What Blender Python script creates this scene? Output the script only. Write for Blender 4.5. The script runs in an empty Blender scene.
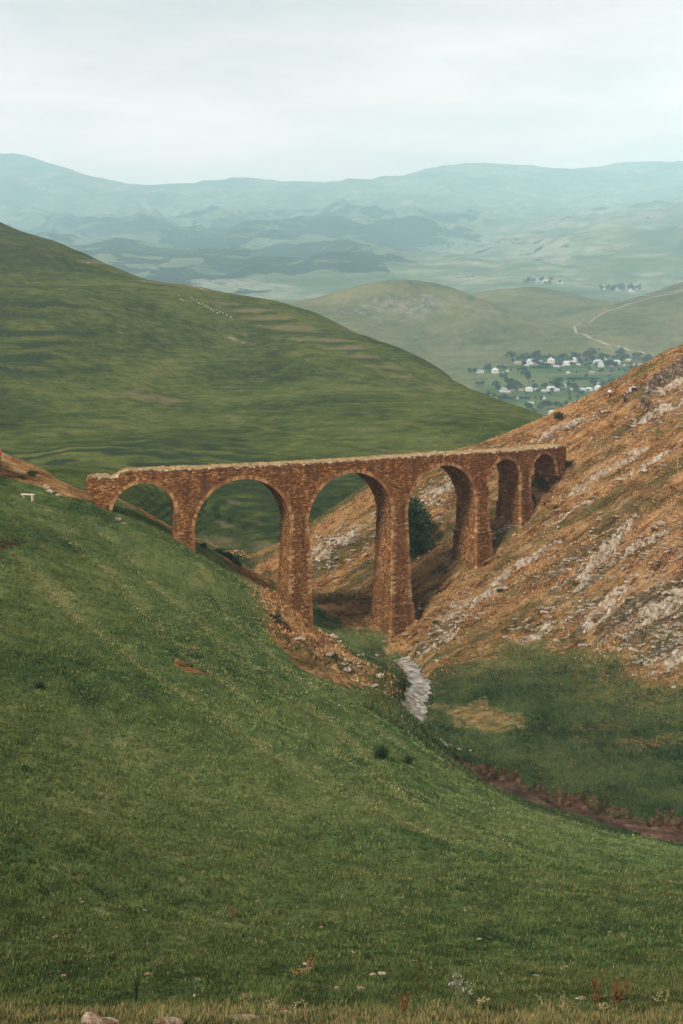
import bpy, bmesh, math, random
import numpy as np
from mathutils import Vector, Matrix, noise as mnoise

R = math.radians
rng = np.random.default_rng(7)
random.seed(7)
scene = bpy.context.scene
col = scene.collection

# ------------------------------------------------------------------ camera, sky, sun
F, YH, CX = 1141.0, 347.6, 341.5
cd = bpy.data.cameras.new('camera')
cam = bpy.data.objects.new('camera', cd)
col.objects.link(cam)
cam.location = (0, 0, 0)
cam.rotation_euler = (R(90), 0, 0)
cd.sensor_width = 36.0
cd.lens = F * 36.0 / 1024.0
cd.shift_y = -(512.0 - YH) / 1024.0
cd.clip_start = 0.2
cd.clip_end = 30000.0
scene.camera = cam

SUN_EL, SUN_AZ = R(43), R(-140)          # azimuth of the sun measured from +Y towards +X
world = bpy.data.worlds.new('World')
scene.world = world
world.use_nodes = True
wn, wl = world.node_tree.nodes, world.node_tree.links
wn.clear()
wout = wn.new('ShaderNodeOutputWorld')
sky = wn.new('ShaderNodeTexSky')
sky.sky_type = 'NISHITA'
sky.sun_disc = False
sky.sun_elevation = SUN_EL
sky.sun_rotation = SUN_AZ
bg_sky = wn.new('ShaderNodeBackground')
bg_sky.inputs['Strength'].default_value = 0.06
wl.new(sky.outputs[0], bg_sky.inputs['Color'])
tc = wn.new('ShaderNodeTexCoord')
sep = wn.new('ShaderNodeSeparateXYZ')
wl.new(tc.outputs['Generated'], sep.inputs[0])
ramp = wn.new('ShaderNodeValToRGB')       # overcast: luminous near the horizon, greyer overhead
cr = ramp.color_ramp
cr.elements[0].position = 0.0
cr.elements[0].color = (2.50, 1.70, 1.55, 1)
cr.elements[1].position = 1.0
cr.elements[1].color = (0.22, 0.23, 0.24, 1)
e = cr.elements.new(0.17); e.color = (1.88, 1.29, 1.19, 1)
e = cr.elements.new(0.30); e.color = (0.98, 0.76, 0.73, 1)
e = cr.elements.new(0.46); e.color = (0.46, 0.45, 0.45, 1)
wl.new(sep.outputs['Z'], ramp.inputs[0])
mp = wn.new('ShaderNodeMapping')
mp.inputs['Scale'].default_value = (1.0, 1.0, 5.0)
wl.new(tc.outputs['Generated'], mp.inputs[0])
nz = wn.new('ShaderNodeTexNoise')
nz.inputs['Scale'].default_value = 3.2
nz.inputs['Detail'].default_value = 6
nz.inputs['Roughness'].default_value = 0.55
wl.new(mp.outputs[0], nz.inputs['Vector'])
mr = wn.new('ShaderNodeMapRange')
mr.inputs['From Min'].default_value = 0.3
mr.inputs['From Max'].default_value = 0.7
mr.inputs['To Min'].default_value = 0.72
mr.inputs['To Max'].default_value = 1.14
wl.new(nz.outputs[0], mr.inputs[0])
mulc = wn.new('ShaderNodeMix')
mulc.data_type = 'RGBA'; mulc.blend_type = 'MULTIPLY'
mulc.inputs['Factor'].default_value = 1.0
wl.new(ramp.outputs[0], mulc.inputs['A'])
wl.new(mr.outputs[0], mulc.inputs['B'])
bg_cl = wn.new('ShaderNodeBackground')
bg_cl.inputs['Strength'].default_value = 1.0
wl.new(mulc.outputs['Result'], bg_cl.inputs['Color'])
mixw = wn.new('ShaderNodeMixShader')
mixw.inputs[0].default_value = 0.92
wl.new(bg_sky.outputs[0], mixw.inputs[1])
wl.new(bg_cl.outputs[0], mixw.inputs[2])
wl.new(mixw.outputs[0], wout.inputs['Surface'])

sd = bpy.data.lights.new('sun', 'SUN')
sd.energy = 4.6
sd.angle = R(10)
sd.color = (1.0, 0.95, 0.88)
sun = bpy.data.objects.new('sun', sd)
col.objects.link(sun)
sdir = Vector((math.sin(SUN_AZ) * math.cos(SUN_EL), math.cos(SUN_AZ) * math.cos(SUN_EL), math.sin(SUN_EL)))
sun.rotation_euler = (-sdir).to_track_quat('-Z', 'Y').to_euler()
sun.location = (-60, -30, 90)

vs = scene.view_settings
vs.view_transform = 'Standard'
vs.look = 'None'
vs.exposure = 0.12
vs.gamma = 1.0
scene.cycles.use_denoising = True
scene.cycles.volume_bounces = 2
scene.cycles.max_bounces = 6
scene.cycles.diffuse_bounces = 3

# ------------------------------------------------------------------ helpers
def at(px, py, Y):
    return ((px - CX) / F * Y, float(Y), (YH - py) / F * Y)

def tag(o, label=None, cat=None, group=None, kind=None):
    if label: o['label'] = label
    if cat: o['category'] = cat
    if group: o['group'] = group
    if kind: o['kind'] = kind
    return o

def empty(name, loc=(0, 0, 0), rz=0.0):
    o = bpy.data.objects.new(name, None)
    o.empty_display_size = 0.3
    o.location = loc
    o.rotation_euler = (0, 0, rz)
    col.objects.link(o)
    return o

def link(name, me, mat=None, parent=None, smooth=False):
    if mat is not None and len(me.materials) == 0:
        me.materials.append(mat)
    if smooth:
        me.polygons.foreach_set('use_smooth', np.ones(len(me.polygons), dtype=bool))
    o = bpy.data.objects.new(name, me)
    col.objects.link(o)
    if parent is not None:
        o.parent = parent
    return o

def np_mesh(name, V, Q):
    """mesh from arrays; Q (n,3) or (n,4)"""
    me = bpy.data.meshes.new(name)
    V = np.asarray(V, dtype=np.float32); Q = np.asarray(Q, dtype=np.int32)
    k = Q.shape[1]
    me.vertices.add(len(V)); me.vertices.foreach_set('co', V.ravel())
    me.loops.add(Q.size); me.loops.foreach_set('vertex_index', Q.ravel())
    me.polygons.add(len(Q))
    me.polygons.foreach_set('loop_start', np.arange(0, Q.size, k, dtype=np.int32))
    me.polygons.foreach_set('loop_total', np.full(len(Q), k, dtype=np.int32))
    me.update(calc_edges=True)
    return me

def grid_faces(ny, nx):
    i = np.arange(ny * nx).reshape(ny, nx)
    return np.stack([i[:-1, :-1], i[:-1, 1:], i[1:, 1:], i[1:, :-1]], -1).reshape(-1, 4)

def set_attr(me, name, rgb):
    a = me.attributes.new(name, 'FLOAT_COLOR', 'POINT')
    c = np.ones((len(me.vertices), 4), dtype=np.float32)
    c[:, :rgb.shape[1]] = rgb
    a.data.foreach_set('color', c.ravel())

_perm = np.random.default_rng(3).permutation(512)
_perm = np.concatenate([_perm, _perm]) % 512
_gang = np.random.default_rng(4).uniform(0, 2 * np.pi, 512)
def perlin(x, y):
    xi = np.floor(x).astype(int); yi = np.floor(y).astype(int)
    xf = x - xi; yf = y - yi
    u = xf * xf * xf * (xf * (xf * 6 - 15) + 10); v = yf * yf * yf * (yf * (yf * 6 - 15) + 10)
    def g(ix, iy, dx, dy):
        a = _gang[_perm[(_perm[ix & 511] + iy) & 511]]
        return np.cos(a) * dx + np.sin(a) * dy
    n00 = g(xi, yi, xf, yf); n10 = g(xi + 1, yi, xf - 1, yf)
    n01 = g(xi, yi + 1, xf, yf - 1); n11 = g(xi + 1, yi + 1, xf - 1, yf - 1)
    return (n00 * (1 - u) + n10 * u) * (1 - v) + (n01 * (1 - u) + n11 * u) * v
def fbm(x, y, o=4, gain=.5):
    r = 0; a = 1.0
    for i in range(o):
        r = r + a * perlin(x + 17.3 * i, y - 9.1 * i); x = x * 2.03; y = y * 2.03; a *= gain
    return r
def sstep(a, b, x):
    t = np.clip((x - a) / (b - a), 0, 1)
    return t * t * (3 - 2 * t)

class TPS:
    """smooth height field through measured spots of the ground (x, y, z)"""
    def __init__(self, pts, k, s):
        P = np.array(pts, dtype=float); self.k, self.s = k, s
        self.c = np.stack(self.warp(P[:, 0], P[:, 1]), 1)
        n = len(P); d = self.phi(np.linalg.norm(self.c[:, None] - self.c[None], axis=2)) + 1e-6 * np.eye(n)
        A = np.zeros((n + 3, n + 3)); A[:n, :n] = d; A[:n, n] = 1; A[:n, n + 1:] = self.c; A[n:, :n] = A[:n, n:].T
        self.w = np.linalg.solve(A, np.concatenate([P[:, 2], [0, 0, 0]]))
    def warp(self, x, y):
        return x / (y + self.k), self.s * np.log(y + self.k)
    @staticmethod
    def phi(r):
        return r * r * np.log(r + 1e-9)
    def __call__(self, x, y):
        x = np.asarray(x, float); y = np.asarray(y, float)
        u, v = self.warp(x, y); n = len(self.c)
        out = self.w[n] + self.w[n + 1] * u + self.w[n + 2] * v
        for i in range(n):
            out = out + self.w[i] * self.phi(np.hypot(u - self.c[i, 0], v - self.c[i, 1]))
        return out

def hit(h, px, py, y0, y1, n=1500):
    """first place where the line of sight (px, py) meets the ground h"""
    Y = np.linspace(y0, y1, n)
    X = (px - CX) / F * Y; Z = (YH - py) / F * Y
    g = h(X, Y) - Z
    k = np.argmax(g > 0)
    if not (g > 0).any():
        k = int(np.argmax(g))
    return np.array([X[k], Y[k], float(h(X[k:k + 1], Y[k:k + 1])[0])])

def dist_line(x, y, pts):
    d = np.full(x.shape, 1e9)
    for (ax, ay), (bx, by) in zip(pts[:-1], pts[1:]):
        vx, vy = bx - ax, by - ay
        t = np.clip(((x - ax) * vx + (y - ay) * vy) / (vx * vx + vy * vy + 1e-9), 0, 1)
        d = np.minimum(d, np.hypot(x - ax - t * vx, y - ay - t * vy))
    return d
def inside(x, y, pts):
    r = np.zeros(x.shape, bool)
    for (ax, ay), (bx, by) in zip(pts, pts[1:] + pts[:1]):
        c = ((ay > y) != (by > y)) & (x < (bx - ax) * (y - ay) / (by - ay + 1e-12) + ax)
        r ^= c
    return r
def sdf(x, y, pts):
    d = dist_line(x, y, pts + pts[:1])
    return np.where(inside(x, y, pts), d, -d)        # positive inside

# ------------------------------------------------------------------ materials
class NT:
    def __init__(self, name, rough=0.9, spec=0.02):
        self.m = bpy.data.materials.new(name); self.m.use_nodes = True
        self.n = self.m.node_tree.nodes; self.l = self.m.node_tree.links
        self.n.clear()
        self.out = self.n.new('ShaderNodeOutputMaterial')
        self.b = self.n.new('ShaderNodeBsdfPrincipled')
        self.b.inputs['Roughness'].default_value = rough
        self.b.inputs['Specular IOR Level'].default_value = spec
        self.l.new(self.b.outputs[0], self.out.inputs[0])
        self.geo = self.n.new('ShaderNodeNewGeometry')
        self.pos = self.geo.outputs['Position']
    def lk(self, a, b): self.l.new(a, b)
    def obj(self):
        t = self.n.new('ShaderNodeTexCoord'); return t.outputs['Object']
    def uv(self):
        t = self.n.new('ShaderNodeTexCoord'); return t.outputs['UV']
    def mapping(self, v, sc, rot=(0, 0, 0)):
        m = self.n.new('ShaderNodeMapping'); m.inputs['Scale'].default_value = sc; m.inputs['Rotation'].default_value = rot
        self.lk(v, m.inputs[0]); return m.outputs[0]
    def noise(self, v, s, d=4, r=.55, w=0.0):
        t = self.n.new('ShaderNodeTexNoise'); t.inputs['Scale'].default_value = s; t.inputs['Detail'].default_value = d
        t.inputs['Roughness'].default_value = r; t.inputs['Distortion'].default_value = w
        self.lk(v, t.inputs['Vector']); return t.outputs[0]
    def voro(self, v, s, feat='F1', out='Distance', rand=1.0):
        t = self.n.new('ShaderNodeTexVoronoi'); t.feature = feat; t.inputs['Scale'].default_value = s
        t.inputs['Randomness'].default_value = rand
        self.lk(v, t.inputs['Vector']); return t.outputs[out]
    def ramp(self, f, stops):
        t = self.n.new('ShaderNodeValToRGB'); c = t.color_ramp
        while len(c.elements) < len(stops): c.elements.new(.5)
        for el, (p, rgb) in zip(c.elements, stops):
            el.position = p; el.color = (*rgb, 1)
        self.lk(f, t.inputs[0]); return t.outputs[0]
    def rng(self, f, a, b, c=0., d=1., smooth=False):
        t = self.n.new('ShaderNodeMapRange'); t.clamp = True
        if smooth: t.interpolation_type = 'SMOOTHSTEP'
        for i, v in zip((1, 2, 3, 4), (a, b, c, d)): t.inputs[i].default_value = v
        self.lk(f, t.inputs[0]); return t.outputs[0]
    def math(self, op, a, b=None):
        t = self.n.new('ShaderNodeMath'); t.operation = op
        for i, v in enumerate((a, b)):
            if v is None: continue
            if isinstance(v, (int, float)): t.inputs[i].default_value = v
            else: self.lk(v, t.inputs[i])
        return t.outputs[0]
    def mix(self, f, a, b, mode='MIX'):
        t = self.n.new('ShaderNodeMix'); t.data_type = 'RGBA'; t.blend_type = mode
        for k, v in (('Factor', f), ('A', a), ('B', b)):
            s = t.inputs[k] if k == 'Factor' else [i for i in t.inputs if i.name == k and i.type == 'RGBA'][0]
            if isinstance(v, (int, float)): s.default_value = v
            elif isinstance(v, tuple): s.default_value = (*v, 1)
            else: self.lk(v, s)
        return [o for o in t.outputs if o.type == 'RGBA'][0]
    def attr(self, name):
        t = self.n.new('ShaderNodeAttribute'); t.attribute_name = name
        s = self.n.new('ShaderNodeSeparateColor'); self.lk(t.outputs['Color'], s.inputs[0])
        return s.outputs[0], s.outputs[1], s.outputs[2]
    def bump(self, h, dist, strength=1.0):
        t = self.n.new('ShaderNodeBump'); t.inputs['Distance'].default_value = dist; t.inputs['Strength'].default_value = strength
        self.lk(h, t.inputs['Height']); self.lk(t.outputs[0], self.b.inputs['Normal'])
    def color(self, c):
        self.lk(c, self.b.inputs['Base Color']); return self.m

def rock_nodes(t, v, s=1.0):
    n = t.math('ADD', t.math('MULTIPLY', t.noise(v, 1.5 * s, 8, .68), .62), t.math('MULTIPLY', t.noise(v, 5.0 * s, 6, .75), .38))
    c = t.ramp(n, [(.35, (.030, .022, .016)), (.43, (.16, .115, .078)), (.50, (.33, .265, .19)), (.60, (.52, .455, .36))])
    lich = t.rng(t.noise(v, 4.5 * s, 4), .55, .68)
    c = t.mix(t.math('MULTIPLY', lich, .6), c, (.36, .22, .10))
    return c, n

def mat_ground():
    t = NT('hillside_turf', .95, 0.)
    v = t.pos
    dry, rock, soil = t.attr('ma'); straw, lush, extra = t.attr('mb')
    nb = t.noise(v, .07, 5, .6); nm = t.noise(v, .55, 5, .65); nf = t.noise(v, 4.0, 4, .7)
    g = t.math('ADD', t.math('MULTIPLY', nb, .45), t.math('ADD', t.math('MULTIPLY', nm, .35), t.math('MULTIPLY', nf, .2)))
    grass = t.ramp(g, [(.37, (.018, .036, .014)), (.45, (.052, .082, .029)), (.52, (.098, .128, .042)), (.61, (.185, .185, .070))])
    deep = t.ramp(nf, [(.35, (.014, .028, .012)), (.65, (.042, .062, .022))])
    grass = t.mix(t.rng(t.math('ADD', lush, t.math('MULTIPLY', t.math('SUBTRACT', nm, .5), .9)), .35, .75), grass, deep)
    strawc = t.ramp(t.noise(v, 1.2, 5, .7), [(.3, (.085, .075, .028)), (.5, (.19, .145, .055)), (.7, (.32, .235, .10))])
    grass = t.mix(t.rng(t.math('ADD', straw, t.math('MULTIPLY', t.math('SUBTRACT', nm, .5), 1.3)), .3, .9), grass, strawc)
    sv = t.mapping(v, (1, 1, 1), (0, 0, -.436))
    st = t.mapping(sv, (.22, 1.35, .05))
    sf = t.noise(st, 1.0, 7, .72, .3)
    dn = t.math('ADD', t.math('MULTIPLY', t.noise(v, .30, 6, .65), .34), t.math('ADD', t.math('MULTIPLY', sf, .36), t.math('MULTIPLY', t.noise(v, 3.2, 5, .75), .30)))
    dryc = t.ramp(dn, [(.42, (.052, .026, .012)), (.46, (.25, .118, .046)), (.50, (.44, .225, .088)), (.55, (.55, .325, .145)), (.61, (.63, .46, .27))])
    patch = t.rng(t.noise(st, .22, 5, .65), .50, .60)
    dryc = t.mix(t.math('MULTIPLY', patch, .8), dryc, t.ramp(nf, [(.35, (.045, .058, .020)), (.65, (.16, .14, .05))]))
    base = t.mix(t.rng(t.math('ADD', dry, t.math('MULTIPLY', t.math('SUBTRACT', t.noise(v, .22, 6, .7), .5), 1.5)), .32, .68), grass, dryc)
    rc, rn = rock_nodes(t, v, 1.0)
    # strata: streaks along the bedding
    sn = t.noise(t.mapping(sv, (.10, .85, .04)), 1.0, 7, .70, .4)
    rf = t.rng(t.math('ADD', rock, t.math('MULTIPLY', t.math('SUBTRACT', sn, .5), 2.1)), .44, .56)
    base = t.mix(rf, base, rc)
    crack = t.rng(t.noise(t.mapping(sv, (.22, 1.5, .05)), 1.0, 6, .75), .37, .425, 1, 0)
    base = t.mix(t.math('MULTIPLY', crack, t.math('MULTIPLY', dry, .85)), base, (.035, .024, .017))
    sc = t.ramp(t.noise(v, 1.4, 6, .7), [(.36, (.016, .009, .005)), (.48, (.046, .024, .012)), (.58, (.10, .058, .031)), (.7, (.20, .135, .085))])
    base = t.mix(t.rng(t.math('ADD', soil, t.math('MULTIPLY', t.math('SUBTRACT', nf, .5), .8)), .35, .65), base, sc)
    h = t.math('ADD', t.math('MULTIPLY', nm, .5), t.math('MULTIPLY', nf, .35))
    h = t.math('ADD', h, t.math('MULTIPLY', rf, t.math('MULTIPLY', t.noise(v, 2.2, 6, .7), 2.2)))
    h = t.math('ADD', h, t.math('MULTIPLY', dry, t.math('MULTIPLY', sf, 2.6)))
    t.bump(h, .8, 1.0)
    return t.color(base)

def mat_hill(name, stops, scale, terr=0.0, rockc=None, bump=1.5, field=False):
    t = NT(name, .95, 0.); v = t.pos
    ma, mrk, mt = t.attr('ma')
    n = t.math('ADD', t.math('MULTIPLY', t.noise(v, scale, 6, .6), .55), t.math('MULTIPLY', t.noise(v, scale * 9, 5, .65), .45))
    if terr:
        cn = t.noise(t.mapping(v, (.035, .035, terr)), 1.0, 5, .7, .5)
        n = t.math('ADD', n, t.math('MULTIPLY', t.math('SUBTRACT', cn, .5), .15))
    if terr:
        cn2 = t.noise(t.mapping(v, (.05, .05, 2.2)), 1.0, 2, .5, .2)
        n = t.math('ADD', n, t.math('MULTIPLY', t.math('SUBTRACT', cn2, .5), .20))
    n = t.math('ADD', n, t.math('MULTIPLY', t.math('SUBTRACT', t.noise(v, scale * 45, 4, .7), .5), .22))
    c = t.ramp(n, stops)
    # ma.r : scrub and other darker ground, ma.b : brown / dry ground
    c = t.mix(t.rng(t.math('ADD', ma, t.math('MULTIPLY', t.math('SUBTRACT', t.noise(v, scale * 5, 5), .5), 1.0)), .35, .8), c, (.026, .036, .016))
    c = t.mix(t.rng(t.math('ADD', mt, t.math('MULTIPLY', t.math('SUBTRACT', t.noise(v, scale * 4, 5, .65), .5), 1.2)), .35, .85), c, (.15, .115, .062))
    if field:
        fa, fb_, fc_ = t.attr('mb')
        fcol = t.ramp(t.voro(t.mapping(v, (.012, .030, .0)), 1.0, 'F1', 'Color'), [(.2, (.045, .085, .030)), (.5, (.085, .125, .045)), (.8, (.14, .15, .06))])
        c = t.mix(fa, c, fcol)
    if rockc:
        rk = t.rng(t.math('ADD', mrk, t.math('MULTIPLY', t.math('SUBTRACT', t.noise(v, scale * (11 if field else 9), 8, .78), .5), 2.2)), .50, .85)
        c = t.mix(rk, c, rockc)
    t.bump(t.noise(v, scale * 9, 5, .65), bump)
    return t.color(c)

def mat_stone(name='rubble_masonry', dark=1.0):
    t = NT(name, .93, 0.)
    v = t.uv()
    warp = t.noise(v, 1.2, 3)
    vv = t.n.new('ShaderNodeVectorMath'); vv.operation = 'ADD'
    sc = t.n.new('ShaderNodeVectorMath'); sc.operation = 'SCALE'
    cxyz = t.n.new('ShaderNodeCombineXYZ'); t.lk(warp, cxyz.inputs[0]); t.lk(warp, cxyz.inputs[1])
    t.lk(cxyz.outputs[0], sc.inputs[0]); sc.inputs['Scale'].default_value = .25
    t.lk(v, vv.inputs[0]); t.lk(sc.outputs[0], vv.inputs[1])
    m = t.mapping(vv.outputs[0], (2.7, 6.2, 1))
    cell = t.voro(m, 1.0, 'F1', 'Color')
    edge = t.voro(m, 1.0, 'DISTANCE_TO_EDGE', 'Distance')
    s = t.n.new('ShaderNodeSeparateColor'); t.lk(cell, s.inputs[0])
    d = dark
    c = t.ramp(s.outputs[0], [(.0, (.12 * d, .042 * d, .014 * d)), (.3, (.23 * d, .087 * d, .026 * d)), (.6, (.34 * d, .142 * d, .043 * d)), (.85, (.44 * d, .220 * d, .073 * d)), (1., (.56 * d, .35 * d, .155 * d))])
    big = t.noise(t.uv(), .35, 5, .6)
    stain = t.noise(t.mapping(t.uv(), (.9, .16, 1)), 1.0, 6, .65)
    c = t.mix(t.rng(stain, .45, .64, 0, .68), c, (.075, .040, .022))
    c = t.mix(t.rng(big, .42, .66, 0, .45), c, (.10, .058, .034))
    c = t.mix(t.rng(t.noise(t.pos, .5, 5, .7), .56, .70, 0, .45), c, (.26, .155, .075))
    mort = t.rng(edge, .02, .10, 1, 0)
    c = t.mix(t.math('MULTIPLY', mort, .6), c, (.085, .045, .028))
    h = t.math('ADD', t.rng(edge, .0, .16), t.math('MULTIPLY', t.noise(t.uv(), 9, 4, .7), .5))
    t.bump(h, .10, 1.0)
    return t.color(c)

def mat_simple(name, stops, scale=3., rough=.9, bump=.02, detail=5, spec=.04, use_obj=False):
    t = NT(name, rough, spec); v = t.obj() if use_obj else t.pos
    n = t.noise(v, scale, detail, .65)
    t.bump(n, bump)
    return t.color(t.ramp(n, stops))

def mat_attr(name, rough=.8, transl=0.0):
    """leaf / blade material: own colour stored per blade plus a little noise"""
    t = NT(name, rough, .02)
    a = t.n.new('ShaderNodeAttribute'); a.attribute_name = 'tint'
    c = t.mix(.35, a.outputs['Color'], t.ramp(t.noise(t.pos, 1.5, 3), [(.3, (.5, .5, .5)), (.7, (1.3, 1.3, 1.2))]), 'MULTIPLY')
    t.color(c)
    return t.m

def mat_rock(name):
    t = NT(name, .95, .02); v = t.pos
    c, n = rock_nodes(t, v, .9)
    t.bump(t.noise(v, 3.0, 8, .7), .25)
    return t.color(c)

M = {}
M['ground'] = mat_ground()
M['stone'] = mat_stone()
M['stone_dark'] = mat_stone('weathered_rubble_masonry', .75)
M['rock'] = mat_rock('grey_lichened_rock')
M['hill'] = mat_hill('pasture_hill', [(.36, (.018, .027, .008)), (.46, (.042, .055, .013)), (.54, (.070, .083, .020)), (.66, (.118, .114, .036))], .02, 1.1, rockc=(.42, .38, .32), bump=1.6)
M['mid'] = mat_hill('valley_pasture', [(.36, (.050, .058, .020)), (.46, (.095, .098, .036)), (.54, (.140, .132, .053)), (.66, (.21, .175, .085))], .006, 0., rockc=(.225, .205, .165), bump=3., field=True)
M['leaf'] = mat_attr('leaf_tints')
M['blade'] = mat_attr('grass_blade_tints', .7)
M['bark'] = mat_simple('bark', [(.3, (.05, .035, .025)), (.7, (.12, .09, .065))], 6)
M['white_wall'] = mat_simple('whitewashed_wall', [(.3, (.55, .53, .49)), (.7, (.78, .76, .72))], .6, .9, .01)
M['tan_wall'] = mat_simple('ochre_plaster_wall', [(.3, (.42, .27, .17)), (.7, (.55, .38, .25))], .6, .9, .01)
M['pale_roof'] = mat_simple('pale_sheet_roof', [(.3, (.40, .42, .43)), (.7, (.64, .65, .66))], .5, .6, .01)
M['grey_roof'] = mat_simple('grey_sheet_roof', [(.3, (.27, .28, .29)), (.7, (.40, .41, .42))], .5, .6, .01)
M['red_roof'] = mat_simple('red_tile_roof', [(.3, (.20, .035, .02)), (.7, (.32, .06, .035))], 2, .7, .01)
M['window'] = mat_simple('dark_window_glass', [(.3, (.03, .035, .04)), (.7, (.06, .065, .07))], 2, .2, .0)
M['wood_pale'] = mat_simple('weathered_pale_wood', [(.3, (.42, .36, .28)), (.7, (.66, .60, .50))], 5)
M['wood_dark'] = mat_simple('dark_weathered_wood', [(.3, (.04, .03, .025)), (.7, (.09, .07, .055))], 5)
M['gravel'] = mat_simple('pale_stream_gravel', [(.34, (.10, .075, .055)), (.43, (.14, .12, .095)), (.50, (.25, .225, .19)), (.60, (.42, .385, .335))], 1.2, .30, .03, 8, .5)
M['mud'] = mat_simple('red_brown_mud', [(.36, (.016, .008, .004)), (.47, (.040, .017, .009)), (.56, (.085, .038, .020)), (.68, (.20, .125, .075))], .55, .7, .06, 8, .2)
M['road'] = mat_simple('pale_dirt_track', [(.3, (.24, .19, .13)), (.7, (.40, .33, .25))], .08, .95, .05)
M['wool'] = mat_simple('sheep_wool', [(.3, (.30, .26, .20)), (.7, (.44, .39, .31))], 6, .95, .02)
M['skin'] = mat_simple('skin', [(.3, (.36, .21, .15)), (.7, (.45, .28, .20))], 8, .6, .0)
M['white_cloth'] = mat_simple('white_cotton', [(.3, (.62, .62, .62)), (.7, (.78, .78, .78))], 8)
M['dark_cloth'] = mat_simple('dark_cloth', [(.3, (.015, .017, .022)), (.7, (.035, .037, .045))], 8)
M['blue_cloth'] = mat_simple('blue_cloth', [(.3, (.05, .11, .25)), (.7, (.10, .19, .36))], 8)
M['hair'] = mat_simple('dark_hair', [(.3, (.012, .010, .009)), (.7, (.03, .022, .018))], 20)

# far mountains: pale grass and dark forest
t = NT('mountain_slopes', .95, 0.)
fr, fg, fb = t.attr('ma')
n1 = t.noise(t.pos, .0020, 7, .62); n2 = t.noise(t.pos, .007, 6, .68); n3 = t.noise(t.pos, .045, 4, .7)
cg = t.ramp(t.math('ADD', t.math('MULTIPLY', n1, .5), t.math('MULTIPLY', n2, .5)), [(.40, (.075, .105, .055)), (.5, (.14, .16, .09)), (.60, (.34, .30, .22))])
cf = t.ramp(n3, [(.3, (.006, .016, .010)), (.7, (.026, .046, .026))])
ff = t.rng(t.math('ADD', fr, t.math('ADD', t.math('MULTIPLY', t.math('SUBTRACT', n1, .5), 2.6), t.math('MULTIPLY', t.math('SUBTRACT', n2, .5), 1.3))), .47, .55)
cm = t.mix(ff, cg, cf)
t.bump(t.math('ADD', n2, t.math('MULTIPLY', ff, t.math('MULTIPLY', n3, .8))), 12.)
M['mountain'] = t.color(cm)

# ------------------------------------------------------------------ the near valley: measured spots of its ground
def Rp(px, py, add=0.0):
    u, v = (px - CX) / F, (YH - py) / F
    return at(px, py, 112.0 / (.45 + .3 * u - v) + add)

near_pts = []
def N(*a): near_pts.append(at(*a))
def W(*a): near_pts.append(a)
# in front of and under the camera
for x in (-20, -6, 0, 6, 20):
    W(x, 1.0, -1.9 - .02 * x); W(x, -6.0, -1.5)
for px in (-120, 60, 341, 620, 800):
    N(px, 1012, 14); N(px, 985, 17.5)
W(0, 7, -4.6)
# left pasture slope
for a in ((0, 950, 20.5), (0, 850, 30), (0, 750, 45), (0, 650, 65), (0, 560, 95), (0, 500, 125), (0, 480, 138),
          (100, 900, 28), (100, 750, 54), (100, 600, 95), (60, 505, 137), (100, 511, 142), (-150, 800, 34), (-150, 600, 72), (-150, 480, 120), (-150, 430, 145),
          (200, 900, 30), (200, 800, 49), (200, 650, 90), (200, 562, 132), (150, 530, 143), (183, 547, 145.5),
          (341, 950, 23), (341, 900, 32), (341, 850, 42), (341, 800, 54), (341, 750, 70), (341, 700, 92), (250, 605, 125), (240, 584, 141), (270, 600, 142), (292, 613, 146),
          (500, 950, 25), (500, 900, 34), (500, 850, 48), (500, 806, 84), (500, 797, 94), (545, 818, 88), (440, 756, 104), (400, 706, 116), (420, 735, 102),
          (683, 950, 26), (683, 900, 36), (683, 870, 48), (683, 852, 76), (600, 866, 54), (600, 836, 80), (800, 900, 38), (800, 870, 66)):
    N(*a)
# brown earth bank between pasture and stream
for a in ((300, 655, 122), (340, 680, 121), (385, 690, 126), (390, 676, 134), (345, 645, 138), (318, 628, 144)):
    N(*a)
# valley floor
for a in ((683, 833, 99), (690, 800, 107), (600, 806, 106), (500, 780, 111), (445, 745, 118), (435, 733, 121.5), (415, 700, 132), (405, 665, 146), (395, 648, 152.5), (350, 640, 152.5), (372, 660, 143),
          (500, 740, 121), (600, 750, 119), (683, 770, 114), (500, 690, 133), (600, 690, 133.5), (780, 840, 97), (780, 770, 113)):
    N(*a)
# brown hillside to its crest
for px, py in ((683, 650), (683, 560), (683, 480), (683, 400), (600, 640), (600, 560), (600, 480), (600, 402), (540, 640), (540, 560), (540, 490), (540, 428),
               (480, 600), (482, 553), (480, 500), (480, 454), (430, 620), (430, 540), (430, 470), (391, 630), (378, 500), (345, 570), (340, 525), (300, 575), (250, 583),
               (760, 640), (760, 500), (760, 400), (521, 508), (562, 467), (683, 354)):
    near_pts.append(Rp(px, py))
crest = [Rp(*p) for p in ((250, 583), (310, 536), (378, 500), (430, 470), (480, 454), (540, 428), (600, 402), (683, 354), (760, 320))]
for c in crest:
    W(c[0] - 4, c[1] + 26, c[2] - 9); W(c[0] - 10, c[1] + 75, min(c[2] - 34, -46))
# behind the left shoulder: old track bed, then down into the side valley
for a in ((0, 452, 152), (40, 470, 152), (-150, 400, 165), (62, 482, 151), (80, 489, 147), (115, 499, 160), (172, 532, 166), (205, 548, 175), (235, 568, 183), (222, 552, 190)):
    N(*a)
for a in ((-52, 190, -33), (-35, 195, -40), (-70, 240, -48), (-30, 230, -52), (-5, 215, -50), (-22, 178, -34.5), (-100, 200, -25), (-120, 260, -48), (0, 290, -58), (60, 300, -50), (140, 300, -30), (-150, 300, -60)):
    W(*a)
near0 = TPS(near_pts, 30.0, .8)

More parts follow.
